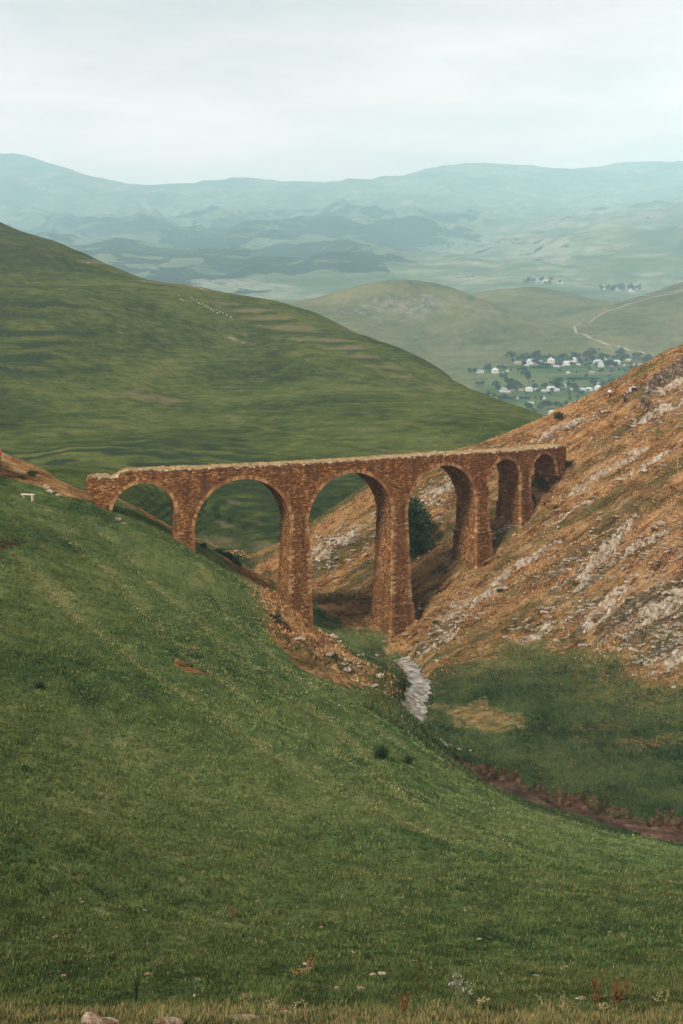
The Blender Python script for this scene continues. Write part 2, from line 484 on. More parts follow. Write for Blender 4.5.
def P2(px, py, y0=60, y1=260):
    p = hit(near0, px, py, y0, y1); return (p[0], p[1])
stream_px = [(398, 652), (407, 660), (416, 672), (420, 684), (414, 697), (412, 708), (420, 720), (430, 731), (441, 736), (452, 738)]
spring_px = [(478, 770), (487, 774), (496, 778)]
mud_px = [(484, 771), (505, 781), (524, 793), (556, 802), (590, 811), (625, 818), (660, 826), (700, 832), (780, 850)]
stream_w = [P2(*p, 96) for p in stream_px]
mud_w = [P2(*p, 92) for p in mud_px]
ISL = P2(592, 817, 92)
spring_w = [P2(*p, 92) for p in spring_px]
poly_dry = [P2(*p, 110) for p in ((255, 586), (300, 598), (328, 612), (345, 628), (385, 632), (398, 646), (420, 672), (452, 668), (500, 656), (545, 642), (600, 652), (640, 686), (690, 688), (780, 690))] + [(220, 140), (220, 330), (-10, 330), (-28, 215), (-26, 185)]
poly_bank = [P2(*p, 100) for p in ((263, 592), (285, 600), (318, 630), (360, 658), (394, 680), (388, 696), (340, 684), (300, 670), (272, 642))]
poly_gold = [P2(*p, 96) for p in ((440, 706), (480, 701), (522, 713), (526, 723), (505, 731), (478, 730), (455, 718))]
poly_bed = [P2(*p, 100) for p in ((-60, 430), (0, 453), (45, 472), (85, 490), (110, 508), (70, 500), (30, 485), (0, 478), (-60, 470))]
crescent_w = [P2(*p, 50) for p in ((183, 664), (181, 668), (188, 671), (203, 674))]
scrape_w = [P2(*p, 50) for p in ((-4, 552), (10, 551), (24, 548))]
track_px = [[(20, 560), (60, 600), (120, 650), (190, 700), (280, 760), (360, 800), (460, 840)], [(60, 530), (110, 575), (170, 640), (250, 700), (330, 745), (420, 800), (520, 840)], [(100, 530), (160, 590), (230, 650), (300, 700), (380, 760)], [(190, 560), (250, 640), (320, 695), (400, 745)]]
tracks_w = [[P2(*p, 20, 150) for p in l] for l in track_px]
rock_px = [((640, 398), (700, 362), 2.6, .9), ((620, 432), (700, 392), 2.2, .7), ((530, 446), (600, 412), 1.6, .7), ((560, 496), (640, 448), 1.3, .6), ((540, 530), (690, 440), 1.2, .45),
           ((470, 600), (560, 540), 1.6, .6), ((560, 590), (620, 520), 2.6, .75), ((600, 575), (690, 520), 2.0, .6), ((630, 632), (700, 590), 5.0, 1.0), ((655, 660), (700, 630), 3.0, .9),
           ((570, 640), (640, 560), 3.5, .45), ((412, 655), (470, 600), 1.6, .55), ((312, 566), (380, 520), 3.0, .75), ((410, 520), (462, 478), 3.0, .7), ((450, 560), (520, 520), 1.2, .6),
           ((486, 470), (498, 452), 1.5, .7), ((430, 625), (500, 590), 1.3, .4), ((520, 640), (560, 610), 2., .45), ((300, 560), (345, 535), 2., .4)]
rock_w = [(P2(*a, 110), P2(*b, 110), w, s) for a, b, w, s in rock_px]

def near(x, y, fine=True):
    x = np.asarray(x, float); y = np.asarray(y, float)
    z = near0(x, y)
    ds = dist_line(x, y, stream_w); dm = dist_line(x, y, mud_w)
    wig = fbm(x * .22, y * .22, 3) * 1.3
    z = z - .95 * (1 - sstep(1.3, 2.7, ds + wig * .35)) - 1.25 * (1 - sstep(2.9, 4.3, dm + wig * .6))
    z = z + 1.15 * np.exp(-(np.hypot((x - ISL[0]) / 2.2, (y - ISL[1]) / 1.5)) ** 4)
    hr = sdf(x, y, poly_dry); bk = sdf(x, y, poly_bank)
    mr_ = sstep(-2, 5, hr)
    q = -.42 * x + .907 * y + fbm(x * .03, y * .03, 3) * 6
    amp = (.35 + .9 * np.clip(fbm(x * .045 + 9, y * .045, 3) + .25, 0, 1))
    saw = (q / 5.3) % 1.0
    step_ = np.where(saw < .8, saw / .8, (1 - saw) / .2) - .5
    saw2 = (q / 1.9 + fbm(x * .1, y * .1, 2)) % 1.0
    step2 = np.where(saw2 < .75, saw2 / .75, (1 - saw2) / .25) - .5
    z = z + mr_ * (step_ * amp * .9 + step2 * .28)
    z = z + mr_ * fbm(x * .25, y * .25, 4, .6) * .55
    z = z + sstep(-1, 3, bk) * fbm(x * .4, y * .4, 4, .6) * 1.3
    base = sstep(25, 60, y)
    z = z + base * fbm(x * .05, y * .05, 3) * .7 * (1 - mr_)
    z = z + .8 * fbm(x * .02 + 3, y * .085, 2) * sstep(45, 80, y) * (1 - mr_) * sstep(8, 0, x)
    if fine:
        z = z + fbm(x * .35, y * .35, 3, .55) * (.12 + .05 * base) + fbm(x * 1.3, y * 1.3, 3, .6) * .10
    for tw in tracks_w:
        z = z - .22 * np.exp(-(dist_line(x, y, tw) / .8) ** 2)
    return z

yr = np.concatenate([np.linspace(-5, 8, 20, endpoint=False), np.geomspace(8, 60, 330, endpoint=False), np.linspace(60, 225, 560, endpoint=False), np.linspace(225, 300, 60)])
tt = np.linspace(-1, 1, 660)
Yg, Tg = np.meshgrid(yr, tt, indexing='ij')
Xg = Tg * (16 + .42 * np.clip(Yg, 0, None))
xs, ys = Xg.ravel(), Yg.ravel()
zs = near(xs, ys)
me = np_mesh('ground', np.stack([xs, ys, zs], 1), grid_faces(*Xg.shape))
rag = fbm(xs * .35, ys * .35, 4, .6)
hr = sdf(xs, ys, poly_dry) + rag * 3; bk = sdf(xs, ys, poly_bank) + rag * 1.5; gd = sdf(xs, ys, poly_gold) + rag * 3.2; bd = sdf(xs, ys, poly_bed)
ds = dist_line(xs, ys, stream_w); dm = dist_line(xs, ys, mud_w)
dry = np.maximum.reduce([sstep(-4, 4, hr), sstep(-1.5, 1.5, bk), sstep(-1.0, .8, bd) * .95])
rock = np.zeros_like(xs) + (.16 + .22 * np.clip(fbm(xs * .04, ys * .06, 3) + .2, 0, 1)) * sstep(0, 8, hr)
for a, b, w, s in rock_w:
    rock = np.maximum(rock, s * .62 * np.exp(-(dist_line(xs, ys, [a, b]) / w) ** 2))
rock = np.maximum(rock, .30 * sstep(0, 2, bk))
rock = rock * sstep(-3, 2, np.maximum(hr, bk))
rock = np.maximum(rock, .55 * np.exp(-(ds / 1.7) ** 2))
soil = np.maximum.reduce([(1 - sstep(3.4, 4.4, dm + rag * 1.4)) * (1 - np.exp(-(np.hypot((xs - ISL[0]) / 2.2, (ys - ISL[1]) / 1.5)) ** 4)), (1 - sstep(.5, 1.0, dist_line(xs, ys, scrape_w)))])
dry = np.maximum(dry, .52 * sstep(.3, 2.2, gd + fbm(xs * .9, ys * .9, 3)))
straw = np.maximum.reduce([.85 * sstep(-1.6, .8, gd), .55 * sstep(17.5, 14, ys), .40 * np.exp(-(bk / 3.0) ** 2) * (bk < 0),
                           .42 * sstep(-14, -1, hr) * (hr < 0), .5 * np.clip(fbm(xs * .07 + 4, ys * .07, 4) + .15, 0, 1) * sstep(5, 12, xs) * sstep(95, 108, ys) * (hr < 0), .25 * sstep(0, 25, near0(xs, ys) + 22) * sstep(80, 130, ys) * 0])
dry = np.maximum(dry, 1 - sstep(.3, .75, dist_line(xs, ys, crescent_w)))
bands_w = [[P2(*p, 150, 225) for p in l] for l in ([(113, 497), (140, 512), (172, 532)], [(186, 538), (205, 547), (232, 566), (246, 580)])]
for l, w_ in zip(bands_w, (2.6, 1.8)):
    dry = np.maximum(dry, .95 * np.exp(-(dist_line(xs, ys, l) / w_) ** 2))
for tw in tracks_w:
    straw = np.maximum(straw, .36 * np.exp(-(dist_line(xs, ys, tw) / 1.0) ** 2))
# brown heath patch on the valley floor by the edge of the hillside, damp lush ground by the water
pb = np.array([P2(*p, 96) for p in ((640, 745), (600, 742))])
dry = np.maximum(dry, .5 * np.exp(-(dist_line(xs, ys, [tuple(pb[0] + (14, 0)), tuple(pb[1])]) / 5) ** 2))
lush = np.maximum.reduce([.62 * np.exp(-((ds - 3.5) / 3.5) ** 2), .75 * np.exp(-((dm - 4) / 3.5) ** 2), .52 * sstep(0, 10, 30 - np.abs(ys - 118)) * sstep(4, 10, xs) * sstep(2, -6, hr)])
lush = np.maximum(lush, .30 * np.clip(fbm(xs * .03, ys * .03, 3) + .3, 0, 1))
lush = np.maximum(lush, .8 * np.exp(-(np.hypot(xs + 17, ys - 186) / 7) ** 2))
dry = dry * (1 - .8 * np.exp(-(np.hypot(xs + 17, ys - 186) / 6) ** 2))
set_attr(me, 'ma', np.stack([dry, rock, soil], 1))
set_attr(me, 'mb', np.stack([straw, lush, dry * 0], 1))
o = link('ground', me, M['ground'], smooth=True)
tag(o, kind='structure')

# water and mud lie in the channels
def strip(name, pts, half, mat, h, lift, sub=8, jitter=.35, kind='structure'):
    P = np.array(pts); d = np.concatenate([[0], np.cumsum(np.linalg.norm(np.diff(P[:, :2], axis=0), axis=1))])
    n = max(8, int(d[-1] / (half * .22)))
    s = np.linspace(0, d[-1], n)
    x = np.interp(s, d, P[:, 0]); y = np.interp(s, d, P[:, 1])
    k = np.ones(5) / 5
    xp = np.convolve(np.pad(x, 2, 'edge'), k, 'valid'); yp = np.convolve(np.pad(y, 2, 'edge'), k, 'valid')
    tx, ty = np.gradient(xp), np.gradient(yp); L = np.hypot(tx, ty) + 1e-9
    nx_, ny_ = -ty / L, tx / L
    c = np.linspace(-1, 1, sub)
    wl_ = half * (1 + jitter * fbm(s * .45, s * 0 + 3.3, 4, .7)); wr_ = half * (1 + jitter * fbm(s * .45, s * 0 + 31.3, 4, .7))
    wv = np.where(c[None] < 0, wl_[:, None], wr_[:, None])
    X = xp[:, None] + nx_[:, None] * c[None] * wv; Y = yp[:, None] + ny_[:, None] * c[None] * wv
    Z = h(X.ravel(), Y.ravel()).reshape(X.shape)
    if lift is None:
        Zc = Z[:, sub // 2]; Zc = np.convolve(np.pad(Zc, 3, 'edge'), np.ones(7) / 7, 'valid'); Z = np.repeat(Zc[:, None] + .10, sub, 1)
    else:
        Z = Z + lift
    m = np_mesh(name, np.stack([X, Y, Z], -1).reshape(-1, 3), grid_faces(n, sub))
    return tag(link(name, m, mat, smooth=True), kind=kind)
strip('stream', stream_w, 1.3, M['gravel'], near, .05, 12, .55)
strip('stream_pool', spring_w, .6, M['gravel'], near, .05, 8, .5)
strip('mud_channel', mud_w, 2.7, M['mud'], near, .04, 12, .45)

# ------------------------------------------------------------------ pasture hill across the side valley
hp = []
for a in ((195, 543, 222), (275, 553, 226), (140, 520, 216), (60, 500, 214), (320, 545, 236), (240, 515, 252), (240, 482, 290), (340, 500, 275), (400, 480, 300), (150, 480, 285), (60, 470, 280),
          (240, 462, 325), (100, 462, 325), (0, 462, 325), (-100, 462, 325), (240, 448, 350), (100, 450, 350), (0, 446, 350), (240, 420, 415), (240, 380, 500), (240, 340, 575), (240, 303, 640),
          (0, 420, 390), (0, 380, 440), (0, 330, 505), (0, 290, 560), (0, 276, 640), (0, 226, 740), (-120, 400, 400), (-120, 300, 520), (-120, 200, 700), (-120, 170, 800),
          (110, 420, 400), (110, 360, 490), (110, 300, 580), (110, 283, 620), (60, 278, 650), (60, 244, 735), (110, 266, 725), (150, 279, 690), (200, 287, 680), (300, 309, 650),
          (150, 284, 640), (200, 305, 610), (300, 345, 545), (300, 400, 440), (300, 440, 350), (400, 353, 590), (470, 388, 500), (530, 416, 400), (400, 400, 440), (400, 430, 365), (350, 456, 318), (480, 425, 360), (490, 410, 420), (440, 395, 470),
          (350, 372, 500), (430, 382, 490), (350, 330, 625), (450, 377, 545), (485, 394, 478), (500, 401, 452), (515, 408, 425), (470, 405, 420), (500, 415, 395)):
    hp.append(at(*a))
for px, py, Y in ((0, 226, 740), (60, 244, 735), (110, 266, 725), (150, 279, 690), (200, 287, 680), (300, 309, 650), (400, 353, 590), (470, 388, 500), (530, 416, 400), (-120, 170, 800)):
    x, y, z = at(px, py, Y); hp.append((x + 15, y + 110, z - 28)); hp.append((x + 40, y + 300, min(z - 90, -70)))
hp += [(-20, 205, -50), (-60, 195, -50), (30, 250, -60), (110, 330, -62), (170, 380, -70), (-120, 200, -48), (-200, 230, -40)]
hill0 = TPS(hp, 60.0, .8)
def hill(x, y):
    z = hill0(x, y)
    z = z + fbm(x * .012, y * .012, 4) * 2.2 + fbm(x * .05, y * .05, 3) * .5
    z = z - 3.2 * (np.abs(perlin((x * .8 + y * .35) * .013, (y * .8 - x * .35) * .004)) - .25) * sstep(300, 340, y) * sstep(560, 480, y + .3 * np.abs(x))
    # cattle-trodden terraces follow the contours
    low = sstep(-27, -33, z) * sstep(200, 230, y)
    ph = z / .85 + fbm(x * .03, y * .03, 3) * 1.3
    sw = ph % 1.0
    z2 = z + low * np.where(sw < .3, sw / .3, (1 - sw) / .7) * .5
    bx = sstep(-70, -150, x + 25 * perlin(x * .02, y * .05)) * np.clip(.62 + 1.5 * perlin(x * .004 + 5, z / 7.0), 0, 1) * sstep(390, 430, y) * sstep(600, 540, y)
    ph2 = z / 6.0 + fbm(x * .012, z / 9.0, 3) * 1.1
    sw = ph2 % 1.0
    z2 = z2 + bx * np.where(sw < .22, sw / .22, (1 - sw) / .78) * 2.0
    bx2 = sstep(0, 60, x + .02 * y) * sstep(560, 600, y + x * .4) * .5
    z2 = z2 + bx2 * np.sin(2 * np.pi * z / 5.) * .7
    return z2 + fbm(x * .2, y * .2, 3) * .14
yr = np.concatenate([np.linspace(190, 360, 230, endpoint=False), np.linspace(360, 760, 260, endpoint=False), np.linspace(760, 1150, 50)])
tt = np.linspace(-.52, .30, 460)
Yg, Tg = np.meshgrid(yr, tt, indexing='ij'); Xg = Tg * Yg
xs, ys = Xg.ravel(), Yg.ravel(); zs = hill(xs, ys)
me = np_mesh('pasture_hill', np.stack([xs, ys, zs], 1), grid_faces(*Xg.shape))
z0 = hill0(xs, ys)
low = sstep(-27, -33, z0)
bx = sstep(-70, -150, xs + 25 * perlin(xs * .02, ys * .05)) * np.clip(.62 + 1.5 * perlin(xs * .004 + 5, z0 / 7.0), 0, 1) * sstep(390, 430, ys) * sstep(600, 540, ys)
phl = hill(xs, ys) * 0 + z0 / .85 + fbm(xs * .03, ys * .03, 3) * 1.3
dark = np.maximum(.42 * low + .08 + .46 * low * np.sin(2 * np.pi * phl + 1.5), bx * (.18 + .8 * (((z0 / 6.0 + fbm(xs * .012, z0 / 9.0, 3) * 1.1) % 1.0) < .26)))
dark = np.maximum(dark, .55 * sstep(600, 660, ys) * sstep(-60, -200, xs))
rck = np.zeros_like(xs); brn = np.zeros_like(xs)
for pts, w, s in (([(150, 281), (200, 288)], 9, .55), ([(80, 283), (130, 282)], 5, .4), ([(230, 338), (255, 345)], 3, .5), ([(410, 375), (440, 388)], 4, .35), ([(85, 262), (115, 268)], 6, .5)):
    wp = [tuple(hit(hill0, *p, 300, 800)[:2]) for p in pts]
    rck = np.maximum(rck, s * np.exp(-(dist_line(xs, ys, wp) / w) ** 2)); brn = np.maximum(brn, s * 1.3 * np.exp(-(dist_line(xs, ys, wp) / (w * 1.6)) ** 2))
for px, py, r in ((258, 525, 4), (225, 528, 3), (235, 505, 3), (150, 395, 18), (330, 470, 10)):
    w = hit(hill0, px, py, 215, 700); brn = np.maximum(brn, .6 * np.exp(-(np.hypot(xs - w[0], ys - w[1]) / r) ** 2))
brn = np.maximum(brn, .55 * sstep(3.5, 1.5, np.abs(dist_line(xs, ys, [tuple(hit(hill0, *p, 200, 320)[:2]) for p in ((180, 538), (225, 545), (260, 551), (290, 556))]))))
brn = np.maximum(brn, .50 * sstep(0, 60, xs + .02 * ys) * sstep(560, 600, ys + xs * .4))
for pl in ([(0, 414), (60, 398), (120, 394), (200, 400), (330, 392), (420, 398)], [(60, 430), (150, 420), (230, 415), (330, 440), (400, 455)], [(180, 300), (240, 330), (330, 372), (400, 395)]):
    wp = [tuple(hit(hill0, *p, 300, 800)[:2]) for p in pl]
    brn = np.maximum(brn, .42 * np.exp(-(dist_line(xs, ys, wp) / 3) ** 2))
pz = [tuple(hit(hill0, *p, 300, 800)[:2]) for p in ((196, 293), (240, 304), (300, 316), (400, 362), (465, 392), (440, 394), (380, 376), (300, 345), (240, 322))]
far_side = sstep(-6, 10, sdf(xs, ys, pz))
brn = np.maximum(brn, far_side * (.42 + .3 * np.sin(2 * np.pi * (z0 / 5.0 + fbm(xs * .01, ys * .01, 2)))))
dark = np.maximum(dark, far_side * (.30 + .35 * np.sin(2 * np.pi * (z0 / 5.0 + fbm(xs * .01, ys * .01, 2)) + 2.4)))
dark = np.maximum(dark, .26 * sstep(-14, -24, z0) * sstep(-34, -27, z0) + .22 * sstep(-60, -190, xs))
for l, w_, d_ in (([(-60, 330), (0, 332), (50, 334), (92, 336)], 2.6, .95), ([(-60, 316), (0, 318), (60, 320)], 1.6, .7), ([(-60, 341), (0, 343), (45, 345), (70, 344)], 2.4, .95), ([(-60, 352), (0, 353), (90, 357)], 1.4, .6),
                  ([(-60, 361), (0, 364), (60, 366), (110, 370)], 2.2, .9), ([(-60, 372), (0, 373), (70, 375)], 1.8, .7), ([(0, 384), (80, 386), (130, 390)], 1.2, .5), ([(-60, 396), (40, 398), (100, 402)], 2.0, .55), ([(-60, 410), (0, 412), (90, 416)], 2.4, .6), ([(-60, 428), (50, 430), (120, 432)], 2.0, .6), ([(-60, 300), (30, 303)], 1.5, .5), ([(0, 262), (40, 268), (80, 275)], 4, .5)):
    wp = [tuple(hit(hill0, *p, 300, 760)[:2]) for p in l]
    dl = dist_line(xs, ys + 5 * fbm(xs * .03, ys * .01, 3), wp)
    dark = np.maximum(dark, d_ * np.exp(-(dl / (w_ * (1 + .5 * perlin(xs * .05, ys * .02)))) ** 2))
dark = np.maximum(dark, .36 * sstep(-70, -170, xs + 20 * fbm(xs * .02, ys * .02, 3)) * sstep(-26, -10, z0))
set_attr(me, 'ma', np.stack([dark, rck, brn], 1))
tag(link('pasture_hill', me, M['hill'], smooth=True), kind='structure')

# ------------------------------------------------------------------ the wide valley with the village, mounds beyond
mpnt = [at(*a) for a in ((530, 416, 1180), (600, 413, 1180), (680, 413, 1180), (480, 402, 1250), (440, 386, 1400), (480, 374, 1480), (560, 366, 1560), (640, 366, 1560), (720, 366, 1560), (560, 392, 1330), (640, 390, 1330), (740, 388, 1330),
        (600, 353, 1690), (500, 356, 1650), (660, 354, 1690), (400, 366, 1640), (450, 347, 1750), (400, 346, 1750), (500, 341, 1780), (330, 360, 1600),
        (290, 303, 2000), (340, 298, 1930), (345, 292, 1960), (400, 283, 1960), (425, 284, 1960), (450, 292, 1920), (480, 307, 1860), (515, 328, 1810), (400, 312, 1880), (340, 326, 1810), (430, 322, 1840),
        (470, 294, 2500), (530, 288, 2500), (580, 296, 2450), (620, 303, 2400), (540, 311, 2200), (580, 326, 1950), (520, 319, 2050),
        (600, 311, 1960), (640, 298, 1990), (683, 284, 2010), (760, 258, 2060), (683, 310, 1860), (640, 326, 1780), (600, 336, 1750), (683, 340, 1730), (760, 330, 1700))]
mpnt += [(100, 2300, 62), (-60, 2300, 60), (414, 2900, 95), (230, 2800, 95), (800, 2500, 90), (640, 2350, 92), (-500, 2000, 50), (-1000, 2000, 100), (-900, 1200, 0), (0, 1000, -78), (300, 800, -82), (-100, 500, -76), (300, 400, -74), (0, 220, -72), (-300, 300, -76), (1200, 1200, 40), (1400, 2000, 180), (600, 600, -40), (-1500, 3300, 150), (0, 3300, 140), (1500, 3300, 160)]
mid0 = TPS(mpnt, 300.0, .8)
def mid(x, y):
    z = mid0(x, y)
    f = sstep(1500, 1900, y)
    z = z + fbm(x * .006, y * .006, 4) * (1.2 + 5 * f)
    terr = sstep(-60, -30, z) * sstep(40, 10, z) * sstep(1560, 1640, y)
    return z + terr * np.sin(2 * np.pi * (z / 9.0 + fbm(x * .003, y * .003, 2))) * 1.3
yr = np.concatenate([np.linspace(215, 1100, 60, endpoint=False), np.linspace(1100, 2100, 330, endpoint=False), np.linspace(2100, 3400, 140)])
tt = np.linspace(-.42, .55, 420)
Yg, Tg = np.meshgrid(yr, tt, indexing='ij'); Xg = Tg * (200 + Yg)
xs, ys = Xg.ravel(), Yg.ravel(); zs = mid(xs, ys)
me = np_mesh('valley_hills', np.stack([xs, ys, zs], 1), grid_faces(*Xg.shape))
z0 = mid0(xs, ys)
tline = np.sin(2 * np.pi * (z0 / 9.0 + fbm(xs * .003, ys * .003, 2)))
terr = sstep(-60, -30, z0) * sstep(45, 10, z0) * sstep(1560, 1640, ys)
fld = sstep(1150, 1180, ys) * sstep(1345, 1330, ys)
dark = np.maximum(.34 * terr * sstep(.3, .9, tline), .25 * fld * sstep(.2, .8, np.sin(ys / 3.4 + fbm(xs * .01, ys * .01, 2) * 2)))
md = np.exp(-(np.hypot((xs - 60) / 1.5, ys - 1880) / 70) ** 2) + .6 * np.exp(-(np.hypot((xs - 150) / 1.3, ys - 1890) / 50) ** 2)
rck = .60 * np.clip(md, 0, 1) * sstep(20, 60, z0)
brn = np.maximum(.35 * sstep(420, 520, xs) * sstep(1640, 1720, ys) * sstep(2300, 2100, ys), .28 * terr)
dark = np.maximum(dark, .35 * sstep(480, 560, xs) * np.clip(fbm(xs * .012, ys * .006, 3) + .2, 0, 1) * sstep(1700, 1760, ys))
dark = np.maximum(dark, .45 * np.clip(md, 0, 1))
set_attr(me, 'ma', np.stack([dark, rck, brn], 1))
fz = .85 * sstep(1120, 1160, ys) * sstep(1590, 1560, ys) * sstep(150, 190, xs)
set_attr(me, 'mb', np.stack([fz, fz * 0, fz * 0], 1))
tag(link('valley_hills', me, M['mid'], smooth=True), kind='structure')
def Pf(px, py): return tuple(hit(far, px, py, 2850, 5200))
def Pm(px, py, y0=1000, y1=3300): return tuple(hit(mid, px, py, y0, y1))
road_w = [Pm(*p, 1500, 2200)[:2] for p in ((720, 283), (683, 291), (650, 298), (620, 308), (595, 318), (574, 327), (576, 333), (595, 340), (620, 347), (645, 354))]
strip('dirt_road', road_w, 2.1, M['road'], mid, .5, 5, .15)
strip('hill_path', [Pm(*p, 1500, 2200)[:2] for p in ((620, 300), (650, 296), (690, 289))], 1.4, M['road'], mid, .5, 4, .15)

# ------------------------------------------------------------------ far mountains
fp = [at(*a) for a in ((450, 286, 3400), (560, 291, 3250), (640, 293, 3250), (700, 286, 3400), (350, 292, 3400), (300, 297, 3300), (100, 300, 3300), (-100, 300, 3300),
      (683, 211, 4800), (640, 217, 4700), (600, 236, 4400), (520, 258, 4000), (460, 271, 3750), (683, 252, 4000), (800, 190, 4900),
      (300, 251, 4300), (400, 251, 4300), (400, 226, 4900), (300, 237, 4700), (200, 266, 3900), (200, 246, 4500), (100, 241, 4800), (250, 216, 5400), (350, 216, 5300), (450, 231, 4850), (420, 206, 5700), (500, 212, 5600), (560, 220, 5400), (640, 190, 6200),
      (-120, 150, 6800), (0, 157, 6800), (50, 165, 6800), (90, 182, 6800), (150, 193, 6800), (180, 186, 6800), (230, 180, 6800), (290, 187, 6800), (330, 191, 6800), (380, 184, 6800), (430, 172, 6800), (460, 167, 6800), (520, 169, 6800), (600, 168, 6800), (640, 164, 6800), (683, 165, 6800), (800, 160, 6800),
      (100, 206, 5900), (0, 200, 5900), (180, 207, 6000), (-120, 210, 5600), (0, 235, 4900))]
def deep(p):
    k = (4000 + (p[1] - 4000) * 3.0) / p[1] if p[1] > 4000 else 1.0
    return (p[0] * k, p[1] * k, p[2] * k)
fp = [deep(p) for p in fp]
fp += [(x, 16500, 900) for x in (-7000, -3500, 0, 3500, 7000)] + [(x, 2700, 60) for x in (-1500, 0, 1500)]
far0 = TPS(fp, 800.0, .8)
def ridged(x, y, o=5):
    r = 0; a = 1.0
    for i in range(o):
        r = r + a * (1 - np.abs(perlin(x + 31 * i, y - 11 * i)) * 2); x = x * 2.1; y = y * 2.1; a *= .5
    return r
def far(x, y):
    z = far0(x, y)
    k = sstep(3200, 4400, y) * (1 - .75 * sstep(8500, 12000, y)) * (1 + .8 * sstep(5000, 8000, y))
    wx = fbm(x * .0008, y * .0008, 3) * 300
    return z + k * (ridged((x + wx) * .0010, (y - wx) * .0006, 3) - 1.1) * 90 + sstep(3000, 3500, y) * fbm(x * .006, y * .006, 3) * 9
yr = np.concatenate([np.linspace(2800, 6000, 330, endpoint=False), np.linspace(6000, 15600, 270)])
tt = np.linspace(-.42, .42, 460)
Yg, Tg = np.meshgrid(yr, tt, indexing='ij'); Xg = Tg * Yg
xs, ys = Xg.ravel(), Yg.ravel(); zs = far(xs, ys)
me = np_mesh('mountains', np.stack([xs, ys, zs], 1), grid_faces(*Xg.shape))
forest = .60 * sstep(3500, 3800, ys) * sstep(10000, 7000, ys) * sstep(.16, .02, xs / ys) * (.45 + .55 * (fbm(xs * .0013, ys * .0007, 3) > -.08)) + .14 * sstep(12000, 9500, ys)
set_attr(me, 'ma', np.stack([forest, forest * 0, forest * 0], 1))
tag(link('mountains', me, M['mountain'], smooth=True), kind='structure')

def Pn(px, py, y0=8, y1=260):
    return hit(near, px, py, y0, y1, 1200)
def ground_z(x, y):
    return float(near(np.array([x]), np.array([y]))[0])
def mesh_py(name, V, Fs, mat, parent=None, smooth=False, uv=None):
    me = bpy.data.meshes.new(name); me.from_pydata([tuple(v) for v in V], [], Fs); me.update()
    if uv is not None:
        l = me.uv_layers.new(name='UVMap')
        for p in me.polygons:
            for li, vi in zip(p.loop_indices, p.vertices):
                l.data[li].uv = uv[vi]
    return link(name, me, mat, parent, smooth)

# ------------------------------------------------------------------ the viaduct: curved in plan
TH0, KAP, BX0, BY0 = .4093, .0092, -5.4594, 150.0
D, D1, D5, D6, PW, BW = 15.31, 9.13, 9.88, 9.93, 2.45, 4.18
ZD, ZC, GR = -15.38, -16.88, .0099
vloc = Vector((BX0, BY0, -40.0))
def bp(s, off, z):
    s = np.asarray(s, float); th = TH0 + KAP * s
    X = BX0 + (np.sin(th) - math.sin(TH0)) / KAP - off * np.sin(th)
    Y = BY0 + (math.cos(TH0) - np.cos(th)) / KAP + off * np.cos(th)
    return np.stack(np.broadcast_arrays(X - vloc.x, Y - vloc.y, z + GR * s - vloc.z), -1)
H = PW / 2
PIERS = [-D, 0., D, 2 * D, 2 * D + D5]
SE = 2 * D + D5 + D6
SA = -D - D1
ARCH = [(SA, -D - H), (-D + H, -H), (H, D - H), (D + H, 2 * D - H), (2 * D + H, 2 * D + D5 - H), (2 * D + D5 + H, SE - H)]
viaduct = empty('stone_viaduct', vloc)
tag(viaduct, 'long curved red-brown rubble stone viaduct with round arches and grassy broken top', 'viaduct')

class Skin:
    """collects quads with uv for one masonry part"""
    def __init__(self): self.V, self.Fc, self.U = [], [], []
    def patch(self, P, UV):
        ny, nx = P.shape[:2]; b = sum(len(v) for v in self.V)
        self.V.append(P.reshape(-1, 3)); self.U.append(UV.reshape(-1, 2)); self.Fc.append(grid_faces(ny, nx) + b)
    def build(self, name, mat, parent, amp=.05, fr=.9):
        V = np.concatenate(self.V); U = np.concatenate(self.U); Q = np.concatenate(self.Fc)
        if amp:
            n = fbm(V[:, 0] * fr + V[:, 2] * .61, V[:, 2] * fr + V[:, 1] * .37, 3) * amp
            n2 = fbm(V[:, 1] * fr * 1.3 - V[:, 2] * .5, V[:, 2] * fr * 1.2 + V[:, 0] * .3, 3) * amp
            V = V + np.stack([n, n2, np.zeros_like(n)], 1)
        me = np_mesh(name, V, Q)
        l = me.uv_layers.new(name='UVMap')
        l.data.foreach_set('uv', U[Q.ravel()].astype(np.float32).ravel())
        return link(name, me, mat, parent)

def ztop(s):
    s = np.asarray(s, float)
    z = ZD + .10 * fbm(s * .8, s * 0 + 5, 3) + .10 * np.round(perlin(s * 1.3, s * 0 + 9) * 2) / 2
    z = z - .85 * sstep(-22.5, -24.5, s) + .25 * sstep(-24.5, -26, s) - .3 * sstep(-26.6, -27.6, s)
    z = z - .75 * sstep(D, SE, s) + .25 * np.round(perlin(s * .9, s * 0 + 2) * 2) * sstep(SE - 4, SE - 1, s)
    return z
